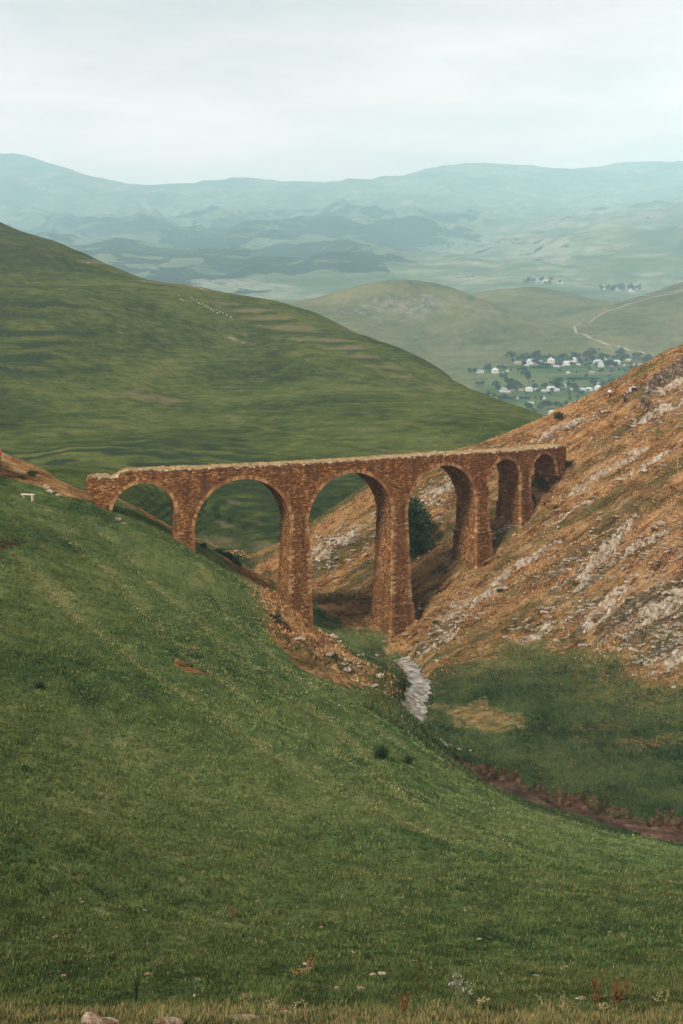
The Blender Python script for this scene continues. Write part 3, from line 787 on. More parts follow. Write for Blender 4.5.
# spandrel wall over the arches
sk = Skin()
segs = [('solid', SA - 3.2, SA)]
for i, (a, b) in enumerate(ARCH):
    segs.append(('arch', a, b))
    segs.append(('solid', b, ARCH[i + 1][0] if i < 5 else SE + 1.6))
NZ = 12
springs = []
for kind, a, b in segs:
    n = max(4, int((b - a) / .22)); s = np.linspace(a, b, n)
    if kind == 'arch':
        Rr = (b - a) / 2; th_ = np.linspace(np.pi, 0, n); s = (a + b) / 2 + Rr * np.cos(th_); zb = ZC - Rr + Rr * np.sin(th_); springs.append(ZC - Rr)
    else:
        zb = None
    if kind == 'solid':
        if a < SA - 1: zb = np.full(n, -22.5)
        elif b > SE: zb = np.full(n, -21.0)
        else: zb = np.full(n, ZC - (D - PW) / 2 if a < 2 * D + 2 else ZC - (D5 - PW) / 2)
    zt = ztop(s); r = np.linspace(0, 1, NZ)[:, None]
    Z = zb[None] + (zt - zb)[None] * r; S = np.repeat(s[None], NZ, 0)
    for off in (0., BW):
        ov = np.full_like(S, off)
        if kind == 'solid' and a < SA - 1:      # broken toothed end of the stub
            S2 = S.copy(); lean = np.clip((-17.2 - Z) / 5.0, 0, 1); S2 = np.where(s[None] < SA - .5, S + (lean * 2.6 + .5 * fbm(Z * 1.1, Z * 0 + off, 2)) * (SA - S) / 3.2, S)
        else: S2 = S
        sk.patch(bp(S2, ov, Z), np.stack([S2, Z], -1))
    w_ = np.linspace(0, BW, 8)[:, None]
    Sw = np.repeat(s[None], 8, 0)
    if kind == 'arch':
        arc = np.concatenate([[0], np.cumsum(np.hypot(np.diff(s), np.diff(zb)))])
        sk.patch(bp(Sw, w_ + 0 * Sw, np.repeat(zb[None], 8, 0)), np.stack([w_ + 0 * Sw + 3.3, np.repeat(arc[None], 8, 0) + a], -1))
    sk.patch(bp(Sw, w_ + 0 * Sw, np.repeat(zt[None], 8, 0)), np.stack([Sw, w_ + 0 * Sw], -1))
    if kind == 'solid' and a < SA - 1:
        zz = np.linspace(0, 1, NZ)[:, None]; ww = np.linspace(0, BW, 8)[None]
        Zs = zb[0] + (zt[0] - zb[0]) * zz + 0 * ww
        lean = np.clip((-17.2 - Zs) / 5.0, 0, 1)
        sk.patch(bp(a + lean * 2.6 + .5 * fbm(Zs * 1.1, Zs * 0 + ww, 2), ww + 0 * zz, Zs), np.stack([ww + 0 * zz, Zs], -1))
    if kind == 'solid' and b > SE:
        zz = np.linspace(0, 1, NZ)[:, None]; ww = np.linspace(0, BW, 8)[None]
        Zs = zb[-1] + (zt[-1] - zb[-1]) * zz + 0 * ww
        sk.patch(bp(b + 0 * Zs, ww + 0 * zz, Zs), np.stack([ww + 0 * zz, Zs], -1))
# steps of jamb where a small arch springs higher than its big neighbour
for s0, zl, zh in ((-D - H, ZC - (D - PW) / 2, springs[0]), (2 * D + H, ZC - (D5 - PW) / 2 - 2.6, springs[4])):
    zz = np.linspace(zl, zh, 6)[:, None]; ww = np.linspace(0, BW, 8)[None]
    sk.patch(bp(s0 + 0 * zz + 0 * ww, ww + 0 * zz, zz + 0 * ww), np.stack([ww + 0 * zz + 3.3, zz + 0 * ww], -1))
sk.build('spandrel_wall', M['stone'], viaduct, .07)

# piers, battered, with impost course and plinth
def pier(s0, ztp, zbot, zpl, light_edge=True):
    sk = Skin(); n = max(6, int((ztp - zbot) / .35)); z = np.linspace(zbot, ztp, n)[:, None]
    bt = .034 * (ztp - z) + np.where(z < (zpl if zpl is not None else -99), .16, 0.)
    bt = bt - .004
    u = np.linspace(-1, 1, 9)[None]; w_ = np.linspace(0, 1, 11)[None]
    Zr = z + 0 * u; S = s0 + u * (H + bt)
    sk.patch(bp(S, -bt + 0 * u, Zr), np.stack([S, Zr], -1)); sk.patch(bp(S, BW + bt + 0 * u, Zr), np.stack([S, Zr], -1))
    Zw = z + 0 * w_; O = -bt + (BW + 2 * bt) * w_
    for sg in (-1, 1):
        sk.patch(bp(s0 + sg * (H + bt) + 0 * w_, O, Zw), np.stack([O + 3.3 + sg, Zw], -1))
    p = sk.build('pier', M['stone'], viaduct, .05)
    # impost band on both jambs
    for sg in (-1, 1):
        if s0 in (-D, 2 * D + D5) and sg == (-1 if s0 == -D else 1): continue
        if s0 == 2 * D and sg == 1: continue
        a0, a1 = s0 + sg * (H - .05), s0 + sg * (H + .14)
        O2 = np.linspace(-.06, BW + .06, 14)
        q = Skin()
        for (sa, za, sb, zb_) in ((a1, ztp - .32, a1, ztp - .02), (a1, ztp - .02, a0, ztp + .03), (a0, ztp - .40, a1, ztp - .32)):
            q.patch(np.stack([bp(np.full_like(O2, sa), O2, np.full_like(O2, za)), bp(np.full_like(O2, sb), O2, np.full_like(O2, zb_))]), np.stack([np.stack([O2, O2 * 0 + za], -1), np.stack([O2, O2 * 0 + zb_], -1)]))
        q.build('impost', M['stone_dark'], p, .03)
    if zpl is not None:                          # weathered course on top of the plinth
        b2 = .034 * (ztp - zpl) + .14
        V, Fc = [], []
        ring = lambda g, z_: [tuple(bp(s0 + a * (H + b2 + g), o, z_)) for a, o in ((-1, -b2 - g), (1, -b2 - g), (1, BW + b2 + g), (-1, BW + b2 + g))]
        V = ring(.10, zpl - .18) + ring(.10, zpl + .02) + ring(-.22, zpl + .12)
        for k in range(4):
            j = (k + 1) % 4; Fc += [(k, j, 4 + j, 4 + k), (4 + k, 4 + j, 8 + j, 8 + k)]
        mesh_py('plinth_course', V, Fc, M['stone_dark'], p, uv=[(v[0] * .7 + v[1] * .7, v[2]) for v in V])
    # paler squared quoins up the corners
    rr = random.Random(int(s0 * 10))
    for cs, co in ((-1, 0), (1, 0)):
        V, Fc, U = [], [], []
        zc = zbot
        k = 0
        while zc < ztp - .1:
            hh = rr.uniform(.28, .44); b_ = .034 * (ztp - zc) - .004 + (.16 if zpl is not None and zc < zpl else 0)
            lw, ld = (.55, .30) if k % 2 else (.28, .55)
            sA, sB = sorted((s0 + cs * (H + b_ + .035), s0 + cs * (H + b_ - lw)))
            oA, oB = -b_ - .035, -b_ + ld
            i0 = len(V)
            for zz_ in (zc, min(zc + hh - .025, ztp)):
                for (ss_, oo_) in ((sA, oA), (sB, oA), (sB, oB), (sA, oB)):
                    V.append(tuple(bp(ss_, oo_, zz_))); U.append((k * .37 + cs, zc * .9))
            Fc += [(i0, i0 + 1, i0 + 5, i0 + 4), (i0 + 1, i0 + 2, i0 + 6, i0 + 5), (i0 + 3, i0, i0 + 4, i0 + 7), (i0 + 4, i0 + 5, i0 + 6, i0 + 7), (i0 + 2, i0 + 3, i0 + 7, i0 + 6)]
            zc += hh; k += 1
        mesh_py('quoin_trim', V, Fc, M['quoin'], p)
    return p

tq = NT('tan_dressed_stone', .92, .1)
gq = tq.geo.outputs['Random Per Island']
cq = tq.ramp(gq, [(0, (.165, .068, .026)), (.5, (.30, .148, .056)), (1, (.45, .27, .125))])
cq = tq.mix(tq.rng(tq.noise(tq.pos, 2.5, 5, .7), .45, .7, 0, .6), cq, (.10, .058, .04))
tq.bump(tq.noise(tq.pos, 7, 4, .7), .08)
M['quoin'] = tq.color(cq)
zbig, zsm = ZC - (D - PW) / 2, ZC - (D5 - PW) / 2
for s0, ztp, drop, zpl in ((-D, zbig, 5.5, None), (0, zbig, 16, None), (D, zbig, 18, -35.45), (2 * D, zbig, 11, -27.1), (2 * D + D5, zsm, 8, -24.0)):
    pier(s0, ztp, ztp - drop, zpl)

# voussoir rings
for (a, b) in ARCH:
    Rr = (b - a) / 2; sc_ = (a + b) / 2; zc_ = ZC - Rr
    nv = max(14, int(np.pi * Rr / .36))
    rr = random.Random(int(a * 7))
    for off0, off1 in ((-.04, .30), (BW - .30, BW + .04)):
        V, Fc = [], []
        for k in range(nv):
            t0, t1 = np.pi * (k + .04) / nv, np.pi * (k + .96) / nv
            ro = Rr + rr.uniform(.34, .52); ri = Rr - .015
            i0 = len(V); jit = rr.uniform(-.02, .03)
            for o_ in (off0 - (jit if off0 < 0 else 0), off1 + (0 if off0 < 0 else jit)):
                for (r_, t_) in ((ri, t0), (ri, t1), (ro, t1), (ro, t0)):
                    V.append(tuple(bp(sc_ + r_ * math.cos(t_), o_, zc_ + r_ * math.sin(t_))))
            Fc += [(i0, i0 + 1, i0 + 2, i0 + 3), (i0 + 7, i0 + 6, i0 + 5, i0 + 4), (i0, i0 + 4, i0 + 5, i0 + 1), (i0 + 2, i0 + 6, i0 + 7, i0 + 3), (i0 + 1, i0 + 5, i0 + 6, i0 + 2), (i0, i0 + 3, i0 + 7, i0 + 4)]
        mesh_py('arch_rim', V, Fc, M['quoin'], viaduct)

# coping: pale broken stones along both edges of the top
def lump(rr, c, ax, ay, az, sx, sy, sz):
    """irregular eight-corner block"""
    V = []
    for k in range(8):
        d = [(-1, 1)[(k >> j) & 1] * rr.uniform(.65, 1.0) for j in range(3)]
        V.append(tuple(c[j] + ax[j] * d[0] * sx + ay[j] * d[1] * sy + az[j] * d[2] * sz for j in range(3)))
    return V
LF = [(0, 2, 3, 1), (4, 5, 7, 6), (0, 1, 5, 4), (2, 6, 7, 3), (0, 4, 6, 2), (1, 3, 7, 5)]
tcp = NT('pale_broken_coping', .95, .08)
cc = tcp.ramp(tcp.geo.outputs['Random Per Island'], [(0, (.10, .055, .04)), (.45, (.19, .115, .08)), (.75, (.36, .28, .20)), (1, (.52, .46, .38))])
tcp.bump(tcp.noise(tcp.pos, 6, 4), .08)
M['coping'] = tcp.color(cc)
rr = random.Random(5)
for off in (.18, BW - .18):
    V, Fc = [], []
    s = SA - 3.0
    while s < SE + 1.2:
        L = rr.uniform(.18, .5)
        if rr.random() < .82:
            th = TH0 + KAP * s
            z_ = float(ztop(s)) + rr.uniform(-.06, .08)
            c = bp(s, off + rr.uniform(-.1, .1), z_)
            i0 = len(V); V += lump(rr, c, (math.cos(th), math.sin(th), 0), (-math.sin(th), math.cos(th), 0), (0, 0, 1), L * .6, rr.uniform(.16, .3), rr.uniform(.07, .17))
            Fc += [tuple(i0 + q for q in f) for f in LF]
        s += L
    mesh_py('coping_trim', V, Fc, M['coping'], viaduct)
# earth on the deck, then withered grass
s = np.linspace(SA - 2.4, SE + 1.2, 260); o_ = np.linspace(.25, BW - .25, 10)
S, O = np.meshgrid(s, o_, indexing='ij')
Zt = ztop(S) + .05 + .12 * np.sin(np.pi * (O - .25) / (BW - .5)) * sstep(SA - 1.5, SA + 2.5, S) + fbm(S * .9, O * .9, 3) * .10
M['deck'] = mat_simple('withered_deck_turf', [(.3, (.20, .13, .065)), (.5, (.36, .26, .13)), (.7, (.50, .39, .23))], 1.3, .95, .08)
link('deck', np_mesh('deck', bp(S, O, Zt).reshape(-1, 3), grid_faces(*S.shape)), M['deck'], viaduct, True)

def tufts(P, h, w, tint, blades=4, lean=.5, seed=1):
    """grass: blades per tuft as narrow triangles; P (n,3), h/w (n,), tint (n,3)"""
    g = np.random.default_rng(seed); n = len(P)
    P = np.repeat(P, blades, 0); h = np.repeat(h, blades) * g.uniform(.55, 1.2, n * blades); w = np.repeat(w, blades)
    t = np.repeat(tint, blades, 0) * g.uniform(.75, 1.25, (n * blades, 1))
    a = g.uniform(0, 2 * np.pi, n * blades); b = a + g.uniform(.8, 2.3, n * blades)
    P = P + np.stack([g.normal(0, 1, len(P)), g.normal(0, 1, len(P)), np.zeros(len(P))], 1) * (w * 1.6)[:, None]
    d = np.stack([np.cos(a), np.sin(a), 0 * a], 1) * (w / 2)[:, None]
    ln = g.uniform(.1, 1, len(P)) * lean * h
    top = P + np.stack([np.cos(b) * ln, np.sin(b) * ln, h], 1)
    V = np.stack([P - d, P + d, top], 1).reshape(-1, 3); V[:, 2] -= np.tile([.02, .02, 0], len(P))
    me = np_mesh('blades', V, np.arange(len(V)).reshape(-1, 3))
    set_attr(me, 'tint', np.repeat(t, 3, 0))
    return me
n = 5200
ss_ = rng.uniform(SA - 2.6, SE + 1.2, n); oo_ = rng.uniform(.05, BW - .05, n)
zz_ = ztop(ss_) + .05 + .11 * np.sin(np.pi * oo_ / BW)
tn = np.array([.44, .31, .15]) * rng.uniform(.6, 1.2, (n, 1)); gm = rng.random(n) < .12; tn[gm] = np.array([.085, .095, .035])
me = tufts(bp(ss_, oo_, zz_), np.where(ss_ < SA + 2, .06, .12) * rng.uniform(.5, 1.4, n), np.full(n, .09), tn, 4, .5, 2)
tag(link('dry_grass', me, M['blade'], viaduct), kind='stuff')

# ------------------------------------------------------------------ rocks on the brown hillside
td = NT('dark_crag_rock', .95, .0)
ncg = td.noise(td.pos, 1.8, 8, .7)
td.bump(ncg, .5)
M['dark_rock'] = td.color(td.ramp(ncg, [(.35, (.022, .015, .011)), (.46, (.085, .058, .040)), (.55, (.19, .145, .105)), (.66, (.36, .31, .25))]))
def ledge(A, B, w, h, seed, label, group, mat=None, name='rock_ledge', fr=1.0):
    A = np.array(A[:2]); B = np.array(B[:2]); L = np.linalg.norm(B - A)
    ns, ncs = max(12, int(L / .16)), 26
    t_ = (B - A) / L; nrm = np.array([t_[1], -t_[0]])
    if nrm[1] > 0: nrm = -nrm                   # towards the lower side
    s = np.linspace(0, 1, ns)[:, None]; c = np.linspace(-1, 1, ncs)[None]
    off = c * w * (.75 + .5 * perlin(s * L * .5 + seed, s * 0 + seed)) * np.sin(np.pi * np.clip(s, .02, .98)) ** .35 + perlin(s * L * .25, s * 0 + seed * 3.1) * w * .5
    X = A[0] + t_[0] * s * L + nrm[0] * off; Y = A[1] + t_[1] * s * L + nrm[1] * off
    g = near(X.ravel(), Y.ravel()).reshape(X.shape)
    prof = np.where(c > .55, (1 - c) / .45, np.clip((c + 1) / 1.55, 0, 1)) * np.sin(np.pi * np.clip(s, 0, 1)) ** .5
    al = X * t_[0] + Y * t_[1]; ac = X * nrm[0] + Y * nrm[1]
    br = fbm(al * .45 * fr + seed, ac * 1.5 * fr + seed, 4, .62 if fr == 1 else .48); jn = perlin(al * .9 * fr + seed * 2.3, ac * .5 * fr + 4)
    blk = np.round((br + .35) * 4) / 4
    Z = g + h * prof * np.clip(.30 + 1.5 * br + .8 * blk - .7 * np.exp(-(jn / .06) ** 2), -.25, 1.5) - .10
    Z[:, 0] -= .3; Z[:, -1] -= .4; Z[0] -= .3; Z[-1] -= .3
    c0 = np.array([X.mean(), Y.mean(), g.mean()])
    me = np_mesh(name, (np.stack([X, Y, Z], -1) - c0).reshape(-1, 3), grid_faces(ns, ncs))
    o = link(name, me, mat or M['rock']); o.location = c0
    return tag(o, label, 'rock', group)

special = {0: 'dark craggy rock rib along the crest at the highest edge of the brown hillside', 1: 'broad pale rock slab just under the dark craggy crest rib',
           2: 'long pale rock slab beside the footpath below the village', 8: 'wide fractured grey rock shelf low on the brown hillside above the green floor',
           12: 'banded grey rock seen through the tall middle arch of the viaduct', 13: 'pale rock slab seen through the arch beside the dark tree'}
ledge((P2(628, 411)), (P2(662, 394)), 1.6, 1.8, 40, 'dark blocky rock by the footpath beside the two hikers', 'rock ledges on the brown hillside', M['dark_rock'], 'rock_crag', .33)
ledge((P2(632, 402)), (P2(705, 352)), 2.4, 2.3, 41, special[0], 'rock ledges on the brown hillside', M['dark_rock'], 'rock_crag', .33)
rr = random.Random(11)
for i, (a, b, w, s) in enumerate(rock_w):
    L = math.dist(a, b); nl = max(1, int(L / 13)); 
    lab = special.get(i)
    for k in range(nl):
        f0 = (k + rr.uniform(0, .25)) / nl; f1 = (k + rr.uniform(.75, 1.1)) / nl
        sh = rr.uniform(-.6, .6) * w
        pa = (a[0] + (b[0] - a[0]) * f0 + sh * .4, a[1] + (b[1] - a[1]) * f0 - sh); pb = (a[0] + (b[0] - a[0]) * f1 + sh * .4, a[1] + (b[1] - a[1]) * f1 - sh)
        ledge(pa, pb, min(1.9, .7 + w * .35) * rr.uniform(.8, 1.3), rr.uniform(.35, .75) * (.6 + s), 50 + i * 7 + k,
              'pale grey rock ledge cropping out of the dry brown hillside', 'rock ledges on the brown hillside')

def stone_mesh(seed, sub=2):
    bm = bmesh.new(); bmesh.ops.create_icosphere(bm, subdivisions=sub, radius=1)
    for v in bm.verts:
        p = v.co.copy(); q = p * 1.1 + Vector((seed * 3.7, seed * 1.3, 0))
        f = 1 + .45 * mnoise.noise(q) + .18 * mnoise.noise(q * 2.7)
        v.co = Vector((p.x * f, p.y * f * .85, max(-.35, p.z * f * .6 + .1 * round(mnoise.noise(q * 1.7) * 3))))
    me = bpy.data.meshes.new('stone'); bm.to_mesh(me); bm.free(); return me
stone_ms = [stone_mesh(k) for k in range(8)]
for m_ in stone_ms: m_.materials.append(M['rock'])
def stone(p, sz, label, group, sq=(1, 1, 1), m=None, name='stone', rz=None, me_=None):
    o = bpy.data.objects.new(name, me_ or rr.choice(stone_ms)); col.objects.link(o)
    o.location = (p[0], p[1], p[2] + sz * .12); o.scale = (sz * sq[0], sz * sq[1], sz * sq[2])
    o.rotation_euler = (rr.uniform(-.2, .2), rr.uniform(-.2, .2), rr.uniform(0, 6.28) if rz is None else rz)
    return tag(o, label, 'stone', group)
cnt = 0
while cnt < 190:
    i = rr.randrange(len(rock_w)); a, b, w, s = rock_w[i]
    if rr.random() > s: continue
    f = rr.random(); x = a[0] + (b[0] - a[0]) * f + rr.gauss(0, w * .9); y = a[1] + (b[1] - a[1]) * f + rr.gauss(0, w * .9)
    stone((x, y, ground_z(x, y)), rr.choice((.18, .25, .3, .4, .55)) * rr.uniform(.8, 1.3), 'small grey stone lying loose on the dry brown hillside', 'loose stones on the brown hillside', (1.3, .9, .8))
    cnt += 1
for k in range(26):
    c_ = rr.choice(stream_w); x, y = c_[0] + rr.gauss(0, 1.3), c_[1] + rr.gauss(0, 1.8)
    stone((x, y, ground_z(x, y) + .1), rr.uniform(.12, .38), 'grey stone lying in or beside the pale stream bed', 'stones in the stream bed', (1.2, .9, .8))
# brown bank stones
for k in range(26):
    px, py = rr.choice(((290, 612), (300, 640), (320, 655), (345, 668), (370, 682), (330, 640), (355, 662), (285, 625)))
    p = Pn(px + rr.uniform(-10, 10), py + rr.uniform(-8, 8), 90, 170)
    stone(p, rr.uniform(.2, .6), 'grey stone on the eroded brown bank below the tall pier', 'stones on the eroded bank', (1.4, .9, .8))
# masonry rubble at the feet of the piers
for px, py, r in ((408, 620, .8), (414, 612, .7), (402, 626, .5), (420, 610, .5), (486, 546, .7), (492, 540, .6), (480, 552, .5), (118, 520, .45), (124, 524, .35), (50, 492, .5), (58, 496, .4), (46, 488, .5)):
    p = Pn(px, py, 100, 220)
    stone(p, r, 'dark block of fallen masonry lying at the foot of the viaduct', 'fallen masonry blocks', (1.2, .9, .9))

# ------------------------------------------------------------------ shrubs and trees
def foliage(rg, lobes, n, leaf, tint, spread=.35):
    """lobes: (x,y,z,rx,ry,rz); leaf cards spread through the outer part of each lobe"""
    Vs, T = [], []
    vol = np.array([l[3] * l[4] * l[5] for l in lobes]) ** .67; cnts = np.maximum(4, (n * vol / vol.sum()).astype(int))
    for l, c in zip(lobes, cnts):
        d = rg.normal(size=(c, 3)); d /= np.linalg.norm(d, axis=1)[:, None]
        r = rg.uniform(.45, 1.08, c) ** .6
        P = np.array(l[:3]) + d * r[:, None] * np.array(l[3:])
        a = rg.normal(size=(c, 3)); a /= np.linalg.norm(a, axis=1)[:, None]
        b = np.cross(a, rg.normal(size=(c, 3))); b /= np.linalg.norm(b, axis=1)[:, None]
        sz = leaf * rg.uniform(.6, 1.3, c)[:, None]
        Vs.append(np.stack([P - a * sz, P - b * sz * .6, P + a * sz, P + b * sz * .6], 1).reshape(-1, 3))
        lt = tint * rg.uniform(.75, 1.3) * rg.uniform(.7, 1.35, (c, 1)); T.append(np.repeat(lt, 4, 0))
    V = np.concatenate(Vs); me = np_mesh('crown', V, np.arange(len(V)).reshape(-1, 4)); set_attr(me, 'tint', np.concatenate(T)); me.materials.append(M['leaf'])
    return me
def trunk_mesh(h, r, rg, limbs=4):
    V, Fc = [], []
    def tube(p, q, r0, r1, k=6):
        i0 = len(V); p, q = np.array(p), np.array(q); d = (q - p) / np.linalg.norm(q - p)
        u = np.cross(d, [0.3, .9, .2]); u /= np.linalg.norm(u); v = np.cross(d, u)
        for c_, rd in ((p, r0), ((p + q) / 2 + u * r0 * .4, (r0 + r1) / 2), (q, r1)):
            for j in range(k):
                an = 2 * np.pi * j / k; V.append(tuple(c_ + (u * np.cos(an) + v * np.sin(an)) * rd))
        for m_ in (0, 1):
            for j in range(k):
                Fc.append((i0 + m_ * k + j, i0 + m_ * k + (j + 1) % k, i0 + (m_ + 1) * k + (j + 1) % k, i0 + (m_ + 1) * k + j))
    tube((0, 0, -.3), (0, 0, h), r, r * .6)
    for i in range(limbs):
        a = 6.28 * i / limbs + rg.uniform(0, 1); tube((0, 0, h * rg.uniform(.6, .95)), (math.cos(a) * h * .5, math.sin(a) * h * .5, h * rg.uniform(1.2, 1.6)), r * .45, r * .15, 5)
    me = bpy.data.meshes.new('trunk'); me.from_pydata(V, [], Fc); me.update(); me.materials.append(M['bark']); return me
def tree_protos(k, n, leaf, tint, wide=1.0):
    out = []
    for i in range(k):
        rg = np.random.default_rng(100 + i + int(n)); lobes = []
        for j in range(7):
            a = 6.28 * j / 7 + rg.uniform(0, 1); rd = rg.uniform(.12, .30) * wide; z = rg.uniform(.42, .85)
            lobes.append((math.cos(a) * rd, math.sin(a) * rd, z, *(rg.uniform(.15, .25) * np.array([wide, wide, .85]))))
        lobes.append((0, 0, .62, .26 * wide, .26 * wide, .36))
        out.append((foliage(rg, lobes, n, leaf, np.array(tint)), trunk_mesh(.38, .035, rg)))
    return out
def put_tree(protos, p, h, label, group, cat='tree', name='tree', rz=None, sx=1.0):
    cm, tm = rr.choice(protos)
    e = empty(name, p, rr.uniform(0, 6.28) if rz is None else rz); e.scale = (h * sx, h * sx, h)
    for nm, m_ in (('crown', cm), ('trunk', tm)):
        o = bpy.data.objects.new(nm, m_); col.objects.link(o); o.parent = e
    return tag(e, label, cat, group)
vt = tree_protos(3, 520, .06, (.016, .032, .016), 1.3) + tree_protos(3, 500, .055, (.034, .056, .024), 1.1) + tree_protos(2, 430, .05, (.024, .040, .022), .8)
tall = tree_protos(2, 420, .05, (.018, .035, .020), .7)
big = tree_protos(1, 5200, .020, (.016, .034, .014), .85)
rg = np.random.default_rng(77)
bl = [(rg.uniform(-.3, .3) * (1.15 - z), rg.uniform(-.3, .3) * (1.15 - z), z, *(rg.uniform(.2, .32, 3) * np.array([1, 1, .8]))) for z in np.linspace(.1, .82, 13)]
bigb = [(foliage(rg, bl, 3600, .034, np.array((.022, .042, .017))), trunk_mesh(.35, .03, rg, 5))]
shr = []
for i in range(4):
    rg = np.random.default_rng(300 + i)
    lobes = [(rg.uniform(-.4, .4), rg.uniform(-.4, .4), rg.uniform(.15, .5), *rg.uniform(.25, .45, 3)) for _ in range(7)]
    shr.append((foliage(rg, lobes, 1500, .045, np.array((.020, .036, .016))), trunk_mesh(.35, .03, rg, 5)))
# dark tree under the fourth arch, behind the viaduct
p = Pn(416, 566, 150, 230); p = np.array([p[0], p[1] + 3, 0]); p[2] = ground_z(p[0], p[1])
put_tree(bigb, p, 8.2, 'tall dark leafy bush standing in the shade behind the viaduct pier', None, 'bush', 'bush', sx=.85)
sb = [((560, 420), 1.5, 'lone dark bush on the crest of the brown hillside beside the white house below'),
      ((528, 503), 1.5, 'low dark bush at the foot of the slimmest viaduct pier'), ((540, 487), 1.8, 'dark bush growing under the smallest viaduct arch'),
      ((553, 476), 1.5, 'green bush at the foot of the last viaduct arch'), ((568, 467), 1.4, 'green bush where the viaduct meets the brown hillside'),
      ((190, 545), 1.1, 'dark shrub against the foot of the short pier'), ((203, 548), .9, 'small dark shrub beside the foot of the short pier'),
      ((383, 759), .9, 'small dark shrub on the pasture slope nearest the stream bend'), ((407, 764), .6, 'tiny dark shrub just uphill of the stream bend'),
      ((40, 689), .35, 'tiny dark weed on the open green pasture'), ((32, 476), 1.0, 'green shrub on the brown bank beside the pale bench'), ((275, 622), 1.2, 'dark shrub at the grassy lip of the eroded brown bank'),
      ((437, 625), .8, 'low dark shrub on the rocky slope beside the plinth'), ((500, 592), .6, 'low shrub between the rock ledges')]
for (px, py), h, lab in sb:
    p = Pn(px, py, 40, 240); put_tree(shr, p, h, lab, None, 'bush', 'bush', sx=1.15)
for k in range(12):
    px, py = rr.choice(((215, 556), (228, 566), (240, 574), (222, 572), (235, 560)))
    p = Pn(px + rr.uniform(-8, 8), py + rr.uniform(-5, 5), 160, 215)
    put_tree(shr, p, rr.uniform(.6, 1.2), 'low green shrub on the bank seen through the second arch', 'shrubs on the green bank behind the viaduct', 'bush', 'bush', sx=1.3)

# ------------------------------------------------------------------ village
def house_mesh(w, d, h, rh, hip=.3):
    ov = .35
    b = [(-w / 2, -d / 2, -2), (w / 2, -d / 2, -2), (w / 2, d / 2, -2), (-w / 2, d / 2, -2), (-w / 2, -d / 2, h), (w / 2, -d / 2, h), (w / 2, d / 2, h), (-w / 2, d / 2, h)]
    wm = bpy.data.meshes.new('wall'); wm.from_pydata(b, [], [(0, 1, 5, 4), (1, 2, 6, 5), (2, 3, 7, 6), (3, 0, 4, 7), (4, 5, 6, 7)]); wm.update()
    W2, D2 = w / 2 + ov, d / 2 + ov; rx = w / 2 * (1 - hip)
    r = [(-W2, -D2, h + .02), (W2, -D2, h + .02), (W2, D2, h + .02), (-W2, D2, h + .02), (-W2, -D2, h + .2), (W2, -D2, h + .2), (W2, D2, h + .2), (-W2, D2, h + .2), (-rx, 0, h + rh), (rx, 0, h + rh)]
    rm = bpy.data.meshes.new('roof'); rm.from_pydata(r, [], [(0, 1, 5, 4), (1, 2, 6, 5), (2, 3, 7, 6), (3, 0, 4, 7), (4, 5, 9, 8), (5, 6, 9), (6, 7, 8, 9), (7, 4, 8), (3, 2, 1, 0)]); rm.update()
    ws = []
    for k in range(3):
        x = -w * .3 + k * w * .3; z0 = h * .35; z1 = h * .8
        m_ = bpy.data.meshes.new('window'); c = [(x + sx * .40, -d / 2 + sy, z) for sy in (-.06, .05) for z in (z0, z1) for sx in (-1, 1)]
        m_.from_pydata(c, [], [(0, 1, 3, 2), (4, 6, 7, 5), (0, 4, 5, 1), (2, 3, 7, 6), (0, 2, 6, 4), (1, 5, 7, 3)]); m_.update(); m_.materials.append(M['window']); ws.append(m_)
    return wm, rm, ws
def recolor(me_, m): c = me_.copy(); c.materials.clear(); c.materials.append(m); return c
kinds = [house_mesh(11, 8, 3.6, 3.0, .3), house_mesh(9, 7.5, 4.4, 3.2, .8), house_mesh(13, 7, 3.0, 2.4, .1)]
hmesh = {}
def house(px, py, k, wall, roof, label, group, sc=1.0, rz=None, P=None):
    sc *= .78
    p = P or Pm(px, py, 1000, 3300)
    e = empty('village_house', p, rr.uniform(-.5, .5) if rz is None else rz); e.scale = (sc,) * 3
    wm, rm, ws = kinds[k]
    for nm, m0, mt in (('wall', wm, wall), ('roof', rm, roof)):
        key = (nm, k, mt)
        if key not in hmesh: hmesh[key] = recolor(m0, M[mt])
        o = bpy.data.objects.new(nm, hmesh[key]); col.objects.link(o); o.parent = e
    for m_ in ws:
        o = bpy.data.objects.new('window', m_); col.objects.link(o); o.parent = e
    return tag(e, label, 'house', group)
U_, L_ = 'houses of the upper village row', 'houses of the lower village row'
ul, ll = 'white house with a pale roof in the upper village row under the bare slope', 'white house with a pale roof in the lower village row above the striped fields'
for px, py, k, sc in ((531, 364, 0, 1.15), (551, 363, 1, 1.1), (567, 365, 0, .95), (574, 362, 1, 1.0), (598, 364, 0, 1.05), (601, 367, 1, .9), (617, 364, 0, .95), (557, 367, 2, .8)):
    house(px, py, k, 'white_wall', 'pale_roof', ul, U_, sc * 1.18)
house(518, 364, 2, 'tan_wall', 'grey_roof', 'brownish house with a grey roof among the upper village row', U_, .9)
house(640, 367, 0, 'white_wall', 'grey_roof', 'white house with a grey roof at the upper row end by the crag', U_, .9)
house(628, 361, 2, 'tan_wall', 'pale_roof', 'tan house standing behind the upper village row below the dirt road', U_, .8)
house(480, 373, 2, 'white_wall', 'grey_roof', 'long low grey-roofed house at the edge of the green hill', None, 1.0)
house(495, 373, 1, 'white_wall', 'white_wall', 'tall bright white house standing by itself near the grey-roofed one', None, 1.15, .1)
house(503, 378 - 4, 2, 'white_wall', 'pale_roof', 'small white outbuilding beside the tall bright white house', None, .5)
